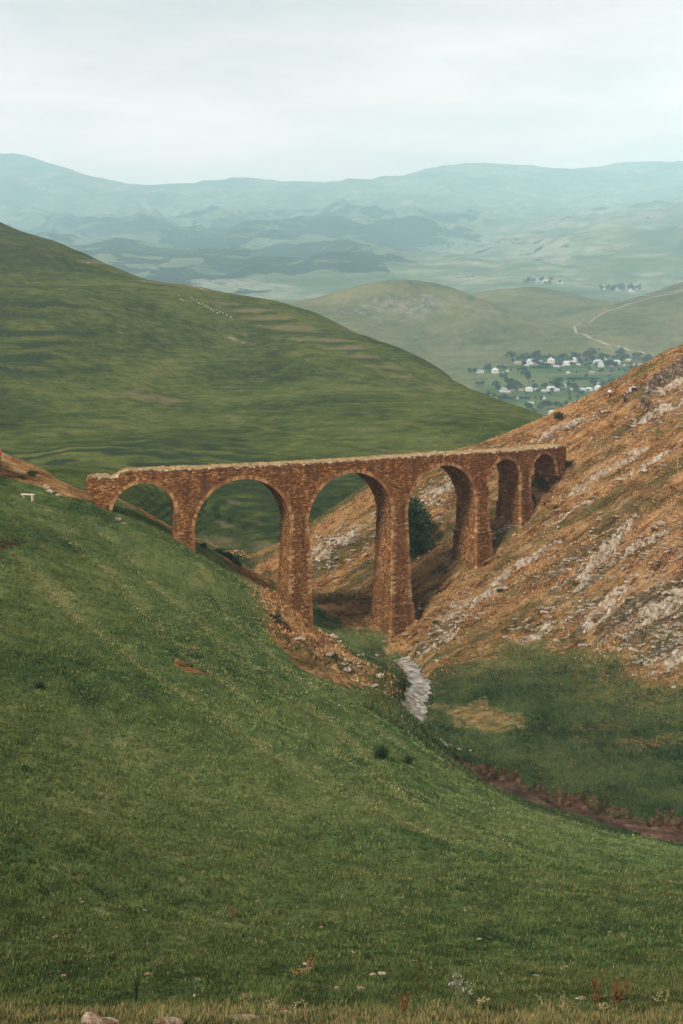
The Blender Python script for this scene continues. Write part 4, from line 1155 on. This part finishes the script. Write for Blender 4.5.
for px, py, k, sc in ((503, 392, 0, 1.0), (551, 391, 0, 1.1), (564, 388, 1, .85), (581, 391, 2, .9), (589, 391, 0, .85), (598, 390, 1, 1.0), (607, 389, 0, .85), (617, 388, 1, 1.0), (638, 384, 0, .9)):
    house(px, py, k, 'white_wall', 'grey_roof' if px == 503 else 'pale_roof', ll if px != 503 else 'white house with a grey roof starting the lower village row', L_, sc)
house(529, 391, 0, 'white_wall', 'pale_roof', 'white house joined by an orange shed in the lower village row', L_, .95)
house(521, 391, 2, 'tan_wall', 'tan_wall', 'orange plastered shed in the lower village row', L_, .6)
house(553, 415, 0, 'white_wall', 'pale_roof', 'white-roofed house closest to the brown hillside crest', None, .95, .2)
for px, py in ((606, 291), (618, 292), (632, 293), (560, 285), (545, 284), (534, 283)):
    house(px, py, 0, 'white_wall', 'pale_roof', P=Pf(px, py - 1.5), sc=1.7, group='houses of the far village', label='tiny far white house beyond the bare mounds')

def vtree(px, py, h, label, group, protos=vt, name='tree', sx=1.0, P=None):
    put_tree(protos, P or Pm(px, py, 1000, 3300), h * 1.25, label, group, 'tree', name, sx=sx)
ut, lt = 'dark green leafy tree among the houses of the upper village row', 'dark green leafy tree among the houses of the lower village row'
for x in np.arange(508, 654, 2.0):
    vtree(x + rr.uniform(-2.5, 2.5), rr.uniform(356.5, 362.5) + .012 * (x - 508), rr.uniform(3.5, 9.5), ut, 'trees of the upper village row')
for x in (523, 540, 543, 546, 560, 572, 582, 586, 590, 606, 609, 612, 622, 632, 636, 645, 536, 615, 549, 655, 661, 650):
    vtree(x + rr.uniform(-1, 1), 368 + rr.uniform(-1.5, 1), rr.uniform(5, 9), ut, 'trees of the upper village row')
for x, y, h in ((593, 360, 15), (589, 361, 12), (622, 356, 11), (618, 357, 8), (486, 372, 8), (489, 373, 10), (470, 374, 7), (475, 374, 7), (499, 370, 7)):
    vtree(x, y, h, 'broad dark tree rising above the houses at the village edge', 'large trees at the village edge')
for k in range(60):
    vtree(rr.uniform(492, 632), rr.choice((rr.uniform(382, 392), rr.uniform(366, 374), rr.uniform(388, 402))), rr.uniform(2.5, 6.5), lt, 'trees of the lower village row')
for px, py in ((499, 366), (527, 366), (536, 365), (544, 364), (563, 366), (579, 365), (590, 366), (605, 360), (612, 367), (647, 367), (653, 368), (508, 393), (544, 392), (557, 391), (600, 384), (623, 389), (516, 399), (531, 404), (543, 399), (508, 372), (541, 362), (584, 364), (609, 363), (623, 366), (633, 365), (537, 390), (573, 390), (512, 391), (627, 387), (568, 374), (592, 373)):
    house(px, py, rr.choice((0, 1, 2)), 'white_wall' if px % 2 else 'tan_wall', rr.choice(('grey_roof', 'pale_roof')), 'small house half hidden among the village trees', 'small houses among the village trees', .62)
for x, y, h in ((496, 390, 9), (499, 392, 7), (510, 389, 10), (514, 391, 9), (517, 388, 8), (509, 392, 8), (535, 390, 6), (545, 389, 7), (556, 389, 8), (558, 390, 8), (560, 386, 9), (569, 388, 7), (572, 389, 6), (575, 392, 9), (577, 395, 8), (594, 387, 7), (602, 387, 7), (610, 388, 8), (612, 386, 9), (622, 386, 8), (626, 385, 7), (630, 386, 8), (502, 380, 8), (505, 381, 9), (507, 384, 7), (524, 374, 7), (522, 377, 6)):
    vtree(x, y, h, lt, 'trees of the lower village row')
vtree(528.5, 383.5, 13, 'slim dark conifer standing alone in the field between the two village rows', None, tall, 'conifer_tree', 1.0)
vtree(586, 379, 6, 'single small tree standing in the open field between hedges', None)
vtree(609, 379, 5, 'single small tree in the field by the short hedge', None)
for x, y, h in ((478, 387, 6), (482, 386, 5), (488, 398, 7), (494, 399, 6), (500, 402, 6), (505, 401, 6), (530, 411, 7), (527, 409, 6), (540, 413, 8), (545, 410, 8), (549, 409, 8), (556, 409, 7), (561, 411, 7), (566, 407, 6), (535, 415, 6)):
    vtree(x, y, h, 'dark round tree in the fields below the lower village row', 'trees in the lower fields')
hedge_m = []
for i in range(2):
    rg = np.random.default_rng(500 + i); lobes = [(x, rg.uniform(-.5, .5), 1.2, 1.9, 1.3, 1.4) for x in np.arange(-16, 16.1, 2)]
    hm = foliage(rg, lobes, 1600, .6, np.array((.024, .042, .022))); hedge_m.append(hm)
for px, py, lab, i, sx in ((583, 379.5, 'long dark clipped hedge in the field between the village rows', 0, 1.15), (630, 379, 'shorter dark hedge in the field nearer the crag', 1, .9), (640, 371, 'dark hedge along the upper row end by the crag', 0, .9), (515, 399, 'dark hedge along the lower striped field', 1, 1.0), (541, 368.5, 'dark hedge below the middle of the upper row', 0, .7)):
    p = Pm(px, py, 1000, 2000); o = bpy.data.objects.new('hedge', hedge_m[i]); col.objects.link(o); o.location = p; o.scale = (sx, 1, 1); tag(o, lab, 'hedge')
for k in range(34):
    px = rr.choice((rr.uniform(520, 560), rr.uniform(600, 640), rr.uniform(600, 640)))
    y = 292.5 if px > 590 else 285.5
    y -= 1.5
    vtree(px, y, rr.uniform(9, 15), 'tiny far dark tree of the distant village beyond the mounds', 'trees of the far village', P=Pf(px, y + rr.uniform(-2.5, 1.5)))

# ------------------------------------------------------------------ people, bench, shed, post, sheep
def skin_fig(name, joints, edges, radii, mat, parent=None, lv=1):
    me = bpy.data.meshes.new(name); me.from_pydata(joints, edges, []); me.update()
    o = link(name, me, mat, parent)
    m_ = o.modifiers.new('skin', 'SKIN'); m_.use_smooth_shade = True
    sv = me.skin_vertices[0].data if me.skin_vertices else None
    if sv is None:
        bm = bmesh.new(); bm.from_mesh(me); bm.verts.layers.skin.verify(); bm.to_mesh(me); bm.free(); sv = me.skin_vertices[0].data
    for i, r_ in enumerate(radii):
        sv[i].radius = (r_, r_); sv[i].use_root = (i == 0)
    s_ = o.modifiers.new('sub', 'SUBSURF'); s_.levels = lv; s_.render_levels = lv
    return o
def person(p, rz, top, bottom, label, stride=.18, h=1.0):
    root = empty('person', p, rz); root.scale = (h,) * 3
    J = [(0, 0, .95), (0, 0, 1.15), (0, 0, 1.36), (0, 0, 1.50), (0, .01, 1.62), (0, .015, 1.73),
         (-.10, 0, .90), (-.11, stride * .5, .50), (-.11, stride, .08), (-.11, stride + .14, .03), (.10, 0, .90), (.11, -stride * .4, .50), (.11, -stride, .08), (.11, -stride + .14, .03),
         (-.20, 0, 1.40), (-.27, -.05, 1.14), (-.27, .06, .92), (-.27, .08, .82), (.20, 0, 1.40), (.27, .06, 1.14), (.26, .18, .94), (.26, .20, .84)]
    E_ = [(0, 1), (1, 2), (2, 3), (3, 4), (4, 5), (0, 6), (6, 7), (7, 8), (8, 9), (0, 10), (10, 11), (11, 12), (12, 13), (2, 14), (14, 15), (15, 16), (16, 17), (2, 18), (18, 19), (19, 20), (20, 21)]
    Rd = [.13, .125, .14, .055, .095, .07, .085, .06, .045, .04, .085, .06, .045, .04, .06, .045, .035, .04, .06, .045, .035, .04]
    skin_fig('body', J, E_, Rd, M['skin'], root)
    skin_fig('shirt', [J[0], J[1], J[2], J[14], J[15], (-.27, .02, 1.0), J[18], J[19], (.265, .14, 1.02)], [(0, 1), (1, 2), (2, 3), (3, 4), (4, 5), (2, 6), (6, 7), (7, 8)], [.15, .145, .16, .075, .062, .055, .075, .062, .055], M[top], root)
    skin_fig('trousers', [(0, 0, .97), J[6], J[7], J[8], J[10], J[11], J[12]], [(0, 1), (1, 2), (2, 3), (0, 4), (4, 5), (5, 6)], [.15, .105, .08, .065, .105, .08, .065], M[bottom], root)
    bm = bmesh.new(); bmesh.ops.create_uvsphere(bm, u_segments=12, v_segments=8, radius=.112)
    for v in bm.verts: v.co = Vector((v.co.x, v.co.y - .012, v.co.z * 1.0 + 1.68))
    bmesh.ops.delete(bm, geom=[f for f in bm.faces if f.calc_center_median().z < 1.66 and f.calc_center_median().y > -.02], context='FACES')
    me = bpy.data.meshes.new('hair'); bm.to_mesh(me); bm.free(); link('hair', me, M['hair'], root, True)
    return tag(root, label, 'person')
def crest_at(px, py):
    p = Pn(px, py, 150, 260); return (p[0], p[1], ground_z(p[0], p[1]))
person(crest_at(609.8, 398.5), 2.4, 'white_cloth', 'dark_cloth', 'hiker in a white top and dark trousers walking along the crest', .2)
person(crest_at(624.5, 403), -.6, 'dark_cloth', 'dark_cloth', 'hiker in all dark clothes standing on the path beside the dark rock', .08)
person(crest_at(630.3, 392.5), .5, 'blue_cloth', 'white_cloth', 'hiker in a blue top standing behind the dark rock on the crest', .1, .95)

def box(c, s, rz=0.):
    V = [(c[0] + sx * s[0] / 2, c[1] + sy * s[1] / 2, c[2] + sz * s[2] / 2) for sz in (-1, 1) for sy in (-1, 1) for sx in (-1, 1)]
    return V, LF
p = Pn(28, 500, 60, 160); be = empty('bench', p, -.35)
for nm, c, s in (('seat', (0, 0, .62), (1.75, .42, .10)), ('leg', (-.62, 0, .22), (.14, .34, .74)), ('leg', (.62, 0, .22), (.14, .34, .74))):
    V, Fc = box(c, s)
    o = mesh_py(nm, V, Fc, M['wood_pale'], be); b = o.modifiers.new('bev', 'BEVEL'); b.width = .015
tag(be, 'pale weathered plank bench on two legs on the pasture slope', 'bench')
p = Pn(-13.6, 470, 100, 175); sh_ = empty('shed', p, .25)
V, Fc = box((0, 0, .6), (3.2, 2.6, 2.6)); mesh_py('wall', V, Fc, M['wood_dark'], sh_)
V = [(-1.75, -1.5, 1.86), (1.75, -1.5, 1.86), (1.75, 1.5, 1.86), (-1.75, 1.5, 1.86), (-1.75, 0, 2.5), (1.75, 0, 2.5), (-1.75, -1.5, 1.96), (1.75, -1.5, 1.96), (1.75, 1.5, 1.96), (-1.75, 1.5, 1.96)]
mesh_py('roof', V, [(0, 1, 7, 6), (6, 7, 5, 4), (8, 9, 4, 5), (2, 3, 9, 8), (0, 6, 4, 9, 3), (1, 2, 8, 5, 7), (3, 2, 1, 0)], M['red_roof'], sh_)
tag(sh_, 'dark shed with a red roof at the top of the brown bank', 'shed')
p = hit(hill, 482.5, 432, 250, 480); V, Fc = [], []
for k in range(3):
    for j in range(8):
        a = 6.28 * j / 8; r_ = (.17, .15, .11)[k]; V.append((r_ * math.cos(a) + .03 * k, r_ * math.sin(a), (-.4, 1.2, 2.4)[k]))
for k in range(2):
    for j in range(8): Fc.append((k * 8 + j, k * 8 + (j + 1) % 8, k * 8 + 8 + (j + 1) % 8, k * 8 + 8 + j))
Fc.append(tuple(range(16, 24)))
o = mesh_py('wooden_post', V, Fc, M['wood_dark']); o.location = p; tag(o, 'dark wooden post standing alone on the lower flank of the green hill', 'post')

sj = [(0, 0, .62), (.40, 0, .64), (-.40, 0, .62), (.62, 0, .82), (.80, 0, .78), (.34, .13, .35), (.34, .13, .02), (.34, -.13, .35), (.34, -.13, .02), (-.36, .13, .35), (-.38, .13, .02), (-.36, -.13, .35), (-.38, -.13, .02)]
sheep0 = skin_fig('sheep', sj, [(0, 1), (0, 2), (1, 3), (3, 4), (1, 5), (5, 6), (1, 7), (7, 8), (2, 9), (9, 10), (2, 11), (11, 12)], [.30, .27, .27, .13, .08, .09, .04, .09, .04, .10, .045, .10, .045], M['wool'])
spx = [(179, 295), (180.5, 299), (192, 298), (194.5, 300), (197, 299.5), (199, 303), (202, 304), (205, 306), (208, 307), (211, 309), (214, 310.5), (217, 310), (219.5, 312), (223, 313), (227, 315), (231, 317), (217, 313), (183, 300)]
for i, (px, py) in enumerate(spx):
    o = sheep0 if i == 0 else sheep0.copy()
    if i: col.objects.link(o)
    p = hit(hill, px, py + 1, 400, 760); o.location = p; o.rotation_euler = (0, 0, rr.uniform(0, 6.28)); o.scale = (.9,) * 3
    tag(o, 'cream woolly sheep in the line climbing the green hill ridge', 'sheep', 'sheep strung out along the hill ridge')

# ------------------------------------------------------------------ close pasture: grass, stones, weeds
def sample_ground(n, y0, y1, pw=1.0, margin=1.12):
    y = y0 * (y1 / y0) ** rng.random(n); x = rng.uniform(-1, 1, n) * (y * .30 * margin + .5)
    return x, y
x, y = sample_ground(330000, 10, 175, 1, 1.1)
z = near(x, y)
pn = fbm(x * .5, y * .5, 4); pb_ = fbm(x * .12 + 5, y * .12, 3)
keep = (pn + rng.normal(0, .25, len(x))) > -.45
hrg = sdf(x, y, poly_dry)
keep &= (rng.random(len(x)) < 1 - .75 * sstep(60, 170, y)) & (hrg < 1.5 * rng.normal(0, 1, len(x))) & (y < 150 + 20 * (x > -10))
keep &= (dist_line(x, y, stream_w) > 1.9) & (sdf(x, y, poly_gold) < rng.normal(0, .6, len(x))) & (sdf(x, y, poly_bed) < 0)
keep &= ~((dist_line(x, y, mud_w) < 3) | (sdf(x, y, poly_bank) > -1) | (dist_line(x, y, crescent_w) < .7))
x, y, z, pn, pb_ = [a[keep] for a in (x, y, z, pn, pb_)]
nb = len(x)
hm = fbm(x * 1.3, y * 1.3, 3, .6)
m1 = np.clip(.45 + pn * .9 + hm * 1.6 + rng.normal(0, .2, nb), 0, 1)[:, None]; m2 = np.clip(.5 + pb_ * .8, 0, 1)[:, None]
tint = (np.array([.026, .056, .019]) * (1 - m1) + np.array([.124, .176, .058]) * m1) * (1 - .5 * m2) + np.array([.195, .195, .066]) * .5 * m2
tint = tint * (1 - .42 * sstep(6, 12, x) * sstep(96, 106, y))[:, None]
tint = tint * (.62 + .46 * sstep(14, 75, y) * sstep(-22, 0, x + .08 * y))[:, None]  # vignette-like shading put into the blade colour, darker close by and leftwards
tint = tint * np.exp(rng.normal(0, 1, (nb, 1)) * (.18 - .09 * sstep(30, 90, y))[:, None])
tk = np.minimum.reduce([dist_line(x, y, tw) for tw in tracks_w]); ont = rng.random(nb) < .75 * np.exp(-(tk / 1.0) ** 2)
tint[ont] = np.array([.27, .24, .105]) * np.exp(rng.normal(0, .2, (ont.sum(), 1)))
st = rng.random(nb) < (.03 * (y < 60) + .006 + .5 * sstep(15.2, 13.2, y)); tint[st] = np.array([.26, .20, .085]) * rng.uniform(.6, 1.2, (st.sum(), 1))
hgt = np.where(ont, .6, 1.) * (.030 + .0007 * np.minimum(y, 110)) * rng.uniform(.5, 1.5, nb) * (1 + .6 * np.clip(pn, -.5, 1)) * np.where(y < 14.6, 1.5, 1.0)
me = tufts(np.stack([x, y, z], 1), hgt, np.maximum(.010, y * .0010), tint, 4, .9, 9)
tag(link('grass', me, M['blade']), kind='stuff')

# rough sward of the valley floor
n = 70000
y = rng.uniform(97, 152, n); x = rng.uniform(.02, .36, n) * y
kp = (sdf(x, y, poly_dry) < rng.normal(0, 1.6, n)) & (dist_line(x, y, mud_w) > 3.6) & (dist_line(x, y, stream_w) > 1.6) & (sdf(x, y, poly_gold) < rng.normal(-.5, .8, n))
x, y = x[kp], y[kp]; n = len(x)
c_ = np.clip(.5 + fbm(x * .16, y * .2, 4) * .9 + fbm(x * .9, y * .9, 2) * .5 + rng.normal(0, .12, n), 0, 1)[:, None]
tn = np.array([.020, .042, .016]) * (1 - c_) + np.array([.098, .118, .040]) * c_
ed = np.clip(1 + sdf(x, y, poly_dry) / 9, 0, 1) + .35 * np.clip(fbm(x * .09 + 2, y * .12, 3), 0, 1)
br = rng.random(n) < .45 * ed; tn[br] = np.array([.26, .165, .065]) * rng.uniform(.5, 1.1, (br.sum(), 1))
me = tufts(np.stack([x, y, near(x, y)], 1), rng.uniform(.08, .26, n) * (1.3 - .6 * c_[:, 0]), np.full(n, .11), tn, 4, .8, 33)
tag(link('meadow_grass', me, M['blade']), kind='stuff')

# dry tussocks and broken scree give the brown hillside its grain
n = 120000
y = rng.uniform(118, 225, n); x = rng.uniform(-.12, .36, n) * y
hrh = np.maximum(sdf(x, y, poly_dry), sdf(x, y, poly_bank)); q = rng.random(n)
kp = (hrh > rng.normal(0, 1.5, n)) & (dist_line(x, y, stream_w) > 1.5) & (fbm(x * .25, y * .25, 3) + rng.normal(0, .3, n) > -.2)
x, y, q = x[kp], y[kp], q[kp]; n = len(x)
sa_ = x * .907 + y * .42; sc2 = -x * .42 + y * .907
w_ = fbm(sa_ * .06 + 3, sc2 * .35, 4) + rng.normal(0, .16, n)
tn = np.array([.50, .272, .115]) * np.ones((n, 1)); tn[w_ > .34] = np.array([.58, .37, .165]); tn[w_ < -.12] = np.array([.19, .080, .028]); gp = fbm(sa_ * .03 + 8, sc2 * .14, 3) + rng.normal(0, .1, n) > .17; tn[gp] = np.array([.12, .125, .038]); tn[w_ < -.5] = np.array([.055, .06, .025])
tn = tn * np.exp(rng.normal(0, .13, (n, 1)))
me = tufts(np.stack([x, y, near(x, y)], 1), rng.uniform(.10, .32, n), np.full(n, .12), tn, 3, .9, 21)
tag(link('dry_heath', me, M['blade']), kind='stuff')
V, Fc = [], []; r2 = random.Random(31); tot = sum(w * s_ for *_, w, s_ in rock_w)
xs_, ys_, zs_ = [], [], []
for a, b, w, s_ in rock_w:
    for k in range(int(2000 * w * s_ / tot)):
        f = r2.random(); xs_.append(a[0] + (b[0] - a[0]) * f + r2.gauss(0, w * .9)); ys_.append(a[1] + (b[1] - a[1]) * f + r2.gauss(0, w * .9))
xs_ = np.array(xs_); ys_ = np.array(ys_); kp = sdf(xs_, ys_, poly_dry) > 0; xs_, ys_ = xs_[kp], ys_[kp]; zs_ = near(xs_, ys_)
for cx_, cy_, cz_ in zip(xs_, ys_, zs_):
    sz = r2.choice((.08, .12, .16, .22)) ; a = r2.gauss(.436, .5); i0 = len(V)
    V += lump(r2, (cx_, cy_, cz_ + sz * .2), (math.cos(a), math.sin(a), 0), (-math.sin(a), math.cos(a), 0), (0, 0, 1), sz * 3.0, sz, sz * .6); Fc += [tuple(i0 + q_ for q_ in f) for f in LF]
tag(mesh_py('scree', V, Fc, M['rock']), kind='stuff')

M['warm_rock'] = mat_simple('lichen_stained_stone', [(.34, (.09, .055, .035)), (.44, (.21, .13, .08)), (.54, (.32, .24, .18)), (.68, (.48, .42, .36))], 7, .95, .06, 8)
warm = [stone_mesh(20 + k, 3) for k in range(6)]
for m_ in warm: m_.materials.append(M['warm_rock'])
for (px, py), sz, sq, lab in (((101, 1024), .33, (1.3, .8, .7), 'rounded brown rock at the bottom edge beside the pinkish one'), ((163, 1023), .22, (1.2, .8, .8), 'small pinkish rock between the rounded rock and the long slab'),
        ((232, 1021), .42, (1.7, .8, .45), 'long flat pale rock slab breaking out of the turf'), ((283, 1014), .22, (1.1, .8, .9), 'dark angular stone standing on the end of the flat slab'),
        ((318, 1013), .34, (1.7, .7, .35), 'thin pale rock slab lying beyond the dark angular stone'), ((262, 1020), .30, (1.4, .8, .5), 'reddish flat stone in the middle of the flat slab'), ((252, 995), .12, (1.1, 1, .9), 'small white stone in the grass above the flat slab'), ((195, 996), .09, (1, 1, .8), 'small orange stone in the grass near the white one')):
    p = Pn(px, py, 8, 40); p[2] -= sz * .26; stone(p, sz * .66, lab, None, sq, name='rock', rz=rr.uniform(-.3, .3), me_=rr.choice(warm))
for k in range(42):
    px, py = rr.uniform(5, 680), rr.uniform(900, 1003); p = Pn(px, py, 8, 70)
    stone(p, rr.uniform(.025, .06), 'small brownish stone half hidden in the close pasture turf', 'small stones in the pasture turf', (1.3, 1, .7), me_=rr.choice(warm))
for px0, py0 in ((122, 745), (198, 778), (205, 765), (80, 722), (118, 738), (150, 752)):
    for k in range(2):
        p = Pn(px0 + rr.uniform(-12, 12), py0 + rr.uniform(-4, 4), 30, 100)
        stone(p, rr.uniform(.04, .085), 'small white stone dotting the open pasture slope', 'white stones on the pasture slope', (1.2, 1, .8))

def weed(px, py, h, label, stemc, headc, nst, heads, seed, spread=.35, leafc=None):
    p = Pn(px, py, 8, 60); rg = np.random.default_rng(seed); e = empty('weed', p)
    V, Fc, T = [], [], []; hv, hf, ht = [], [], []; lv, lf, lt_ = [], [], []
    for i in range(nst):
        a = rg.uniform(0, 6.28); l = rg.uniform(.05, spread) * h; hh = h * rg.uniform(.6, 1); q0 = np.array([rg.normal(0, .03), rg.normal(0, .03), -.03])
        pts = [q0, q0 + np.array([math.cos(a) * l * .3, math.sin(a) * l * .3, hh * .5]), q0 + np.array([math.cos(a) * l, math.sin(a) * l, hh])]
        rad = [.007, .006, .004]
        i0 = len(V)
        for c_, r_ in zip(pts, rad):
            for j in range(4): V.append((c_[0] + r_ * math.cos(1.57 * j), c_[1] + r_ * math.sin(1.57 * j), c_[2]))
        for m_ in (0, 1):
            for j in range(4): Fc.append((i0 + m_ * 4 + j, i0 + m_ * 4 + (j + 1) % 4, i0 + m_ * 4 + 4 + (j + 1) % 4, i0 + m_ * 4 + 4 + j))
        for k in range(heads):
            f = rg.uniform(.55, 1.0); c_ = pts[1] + (pts[2] - pts[1]) * (f - .5) * 2 + rg.normal(0, .02, 3) if f > .5 else pts[1]
            d = rg.normal(size=(10, 3)); d /= np.linalg.norm(d, axis=1)[:, None]
            for dd in d:
                b_ = len(hv); u = np.cross(dd, rg.normal(size=3)); u /= np.linalg.norm(u); cc_ = c_ + dd * .016
                hv.extend([tuple(cc_ - u * .011), tuple(cc_ + dd * .02), tuple(cc_ + u * .011)]); hf.append((b_, b_ + 1, b_ + 2)); ht.extend([np.array(headc) * rg.uniform(.6, 1.2)] * 3)
        for k in range(5):
            f = rg.uniform(.1, .8); c_ = pts[0] + (pts[2] - pts[0]) * f; a2 = rg.uniform(0, 6.28); L = rg.uniform(.05, .11) * (1.1 - f)
            b_ = len(lv); dv = np.array([math.cos(a2), math.sin(a2), .4]) * L; sd_ = np.array([-math.sin(a2), math.cos(a2), 0]) * L * .18
            lv.extend([tuple(c_), tuple(c_ + dv * .5 + sd_), tuple(c_ + dv), tuple(c_ + dv * .5 - sd_)]); lf.append((b_, b_ + 1, b_ + 2, b_ + 3)); lt_.extend([np.array(leafc or stemc) * rg.uniform(.7, 1.2)] * 4)
    for nm, vv, ff_, cc_ in (('stem', V, Fc, [stemc] * len(V)), ('blossom', hv, hf, ht), ('leaves', lv, lf, lt_)):
        if not vv: continue
        me = bpy.data.meshes.new(nm); me.from_pydata(vv, [], ff_); me.update(); set_attr(me, 'tint', np.array(cc_)); link(nm, me, M['leaf'], e)
    return tag(e, label, 'weed')
weed(464, 1003, .50, 'pale grey thistle with tufted heads standing in the dry bottom grass', (.16, .17, .10), (.42, .42, .33), 7, 2, 1, .4, (.20, .22, .14))
weed(600, 1004, .36, 'thin red-brown dead dock stalk at the pasture edge', (.13, .055, .03), (.16, .07, .035), 3, 5, 2, .15)
weed(616, 1004, .34, 'bushier red-brown dead dock stalks next to the thin one', (.14, .06, .03), (.20, .09, .04), 6, 4, 3, .4)
weed(404, 1016, .34, 'red-brown dead stalk near the bottom edge left of the thistle'.replace(' left of', ' beside'), (.15, .06, .03), (.20, .08, .04), 2, 5, 4, .12)
weed(135, 1004, .55, 'tall thin dark green weed near the rounded brown rock', (.03, .045, .02), (.05, .06, .03), 3, 3, 5, .12)
weed(233, 918, .35, 'small reddish weed standing out on the dark turf', (.14, .06, .04), (.22, .09, .05), 4, 4, 6, .5)
weed(300, 978, .26, 'yellowish flowering weed in the close turf', (.12, .10, .04), (.36, .24, .08), 5, 3, 7, .6)
weed(313, 968, .2, 'low orange-tinged weed just above the yellowish one', (.12, .09, .04), (.34, .18, .07), 4, 3, 8, .7)
for k in range(11):
    weed(rr.uniform(180, 680), rr.uniform(1003, 1020), rr.uniform(.14, .26), 'short straw-coloured dead stalk in the dry grass along the bottom edge', (.30, .24, .11), (.34, .27, .13), rr.randint(1, 3), 2, 60 + k, .4)
    list(col.objects)[-1]
for o in list(scene.objects):
    if o.get('label', '').startswith('short straw'): o['group'] = 'dead stalks in the bottom grass'

# ------------------------------------------------------------------ haze
HZ = NT('air'); HZ.n.clear()
ho = HZ.n.new('ShaderNodeOutputMaterial'); pv = HZ.n.new('ShaderNodeVolumePrincipled')
pv.inputs['Color'].default_value = (.56, .90, 1.0, 1)
pv.inputs['Density'].default_value = 1.25e-4
pv.inputs['Anisotropy'].default_value = -.4
HZ.l.new(pv.outputs[0], ho.inputs['Volume'])
zlo, zhi = -95.0, float(zs.max()) + 8
bx_ = np.array([(x, y, z) for z in (zlo, zhi) for y in (-60, 15900) for x in (-8500, 8500)], dtype=float)
me = np_mesh('haze', bx_, np.array([(0, 2, 3, 1), (4, 5, 7, 6), (0, 1, 5, 4), (2, 6, 7, 3), (0, 4, 6, 2), (1, 3, 7, 5)]))
tag(link('haze', me, HZ.m), kind='stuff')
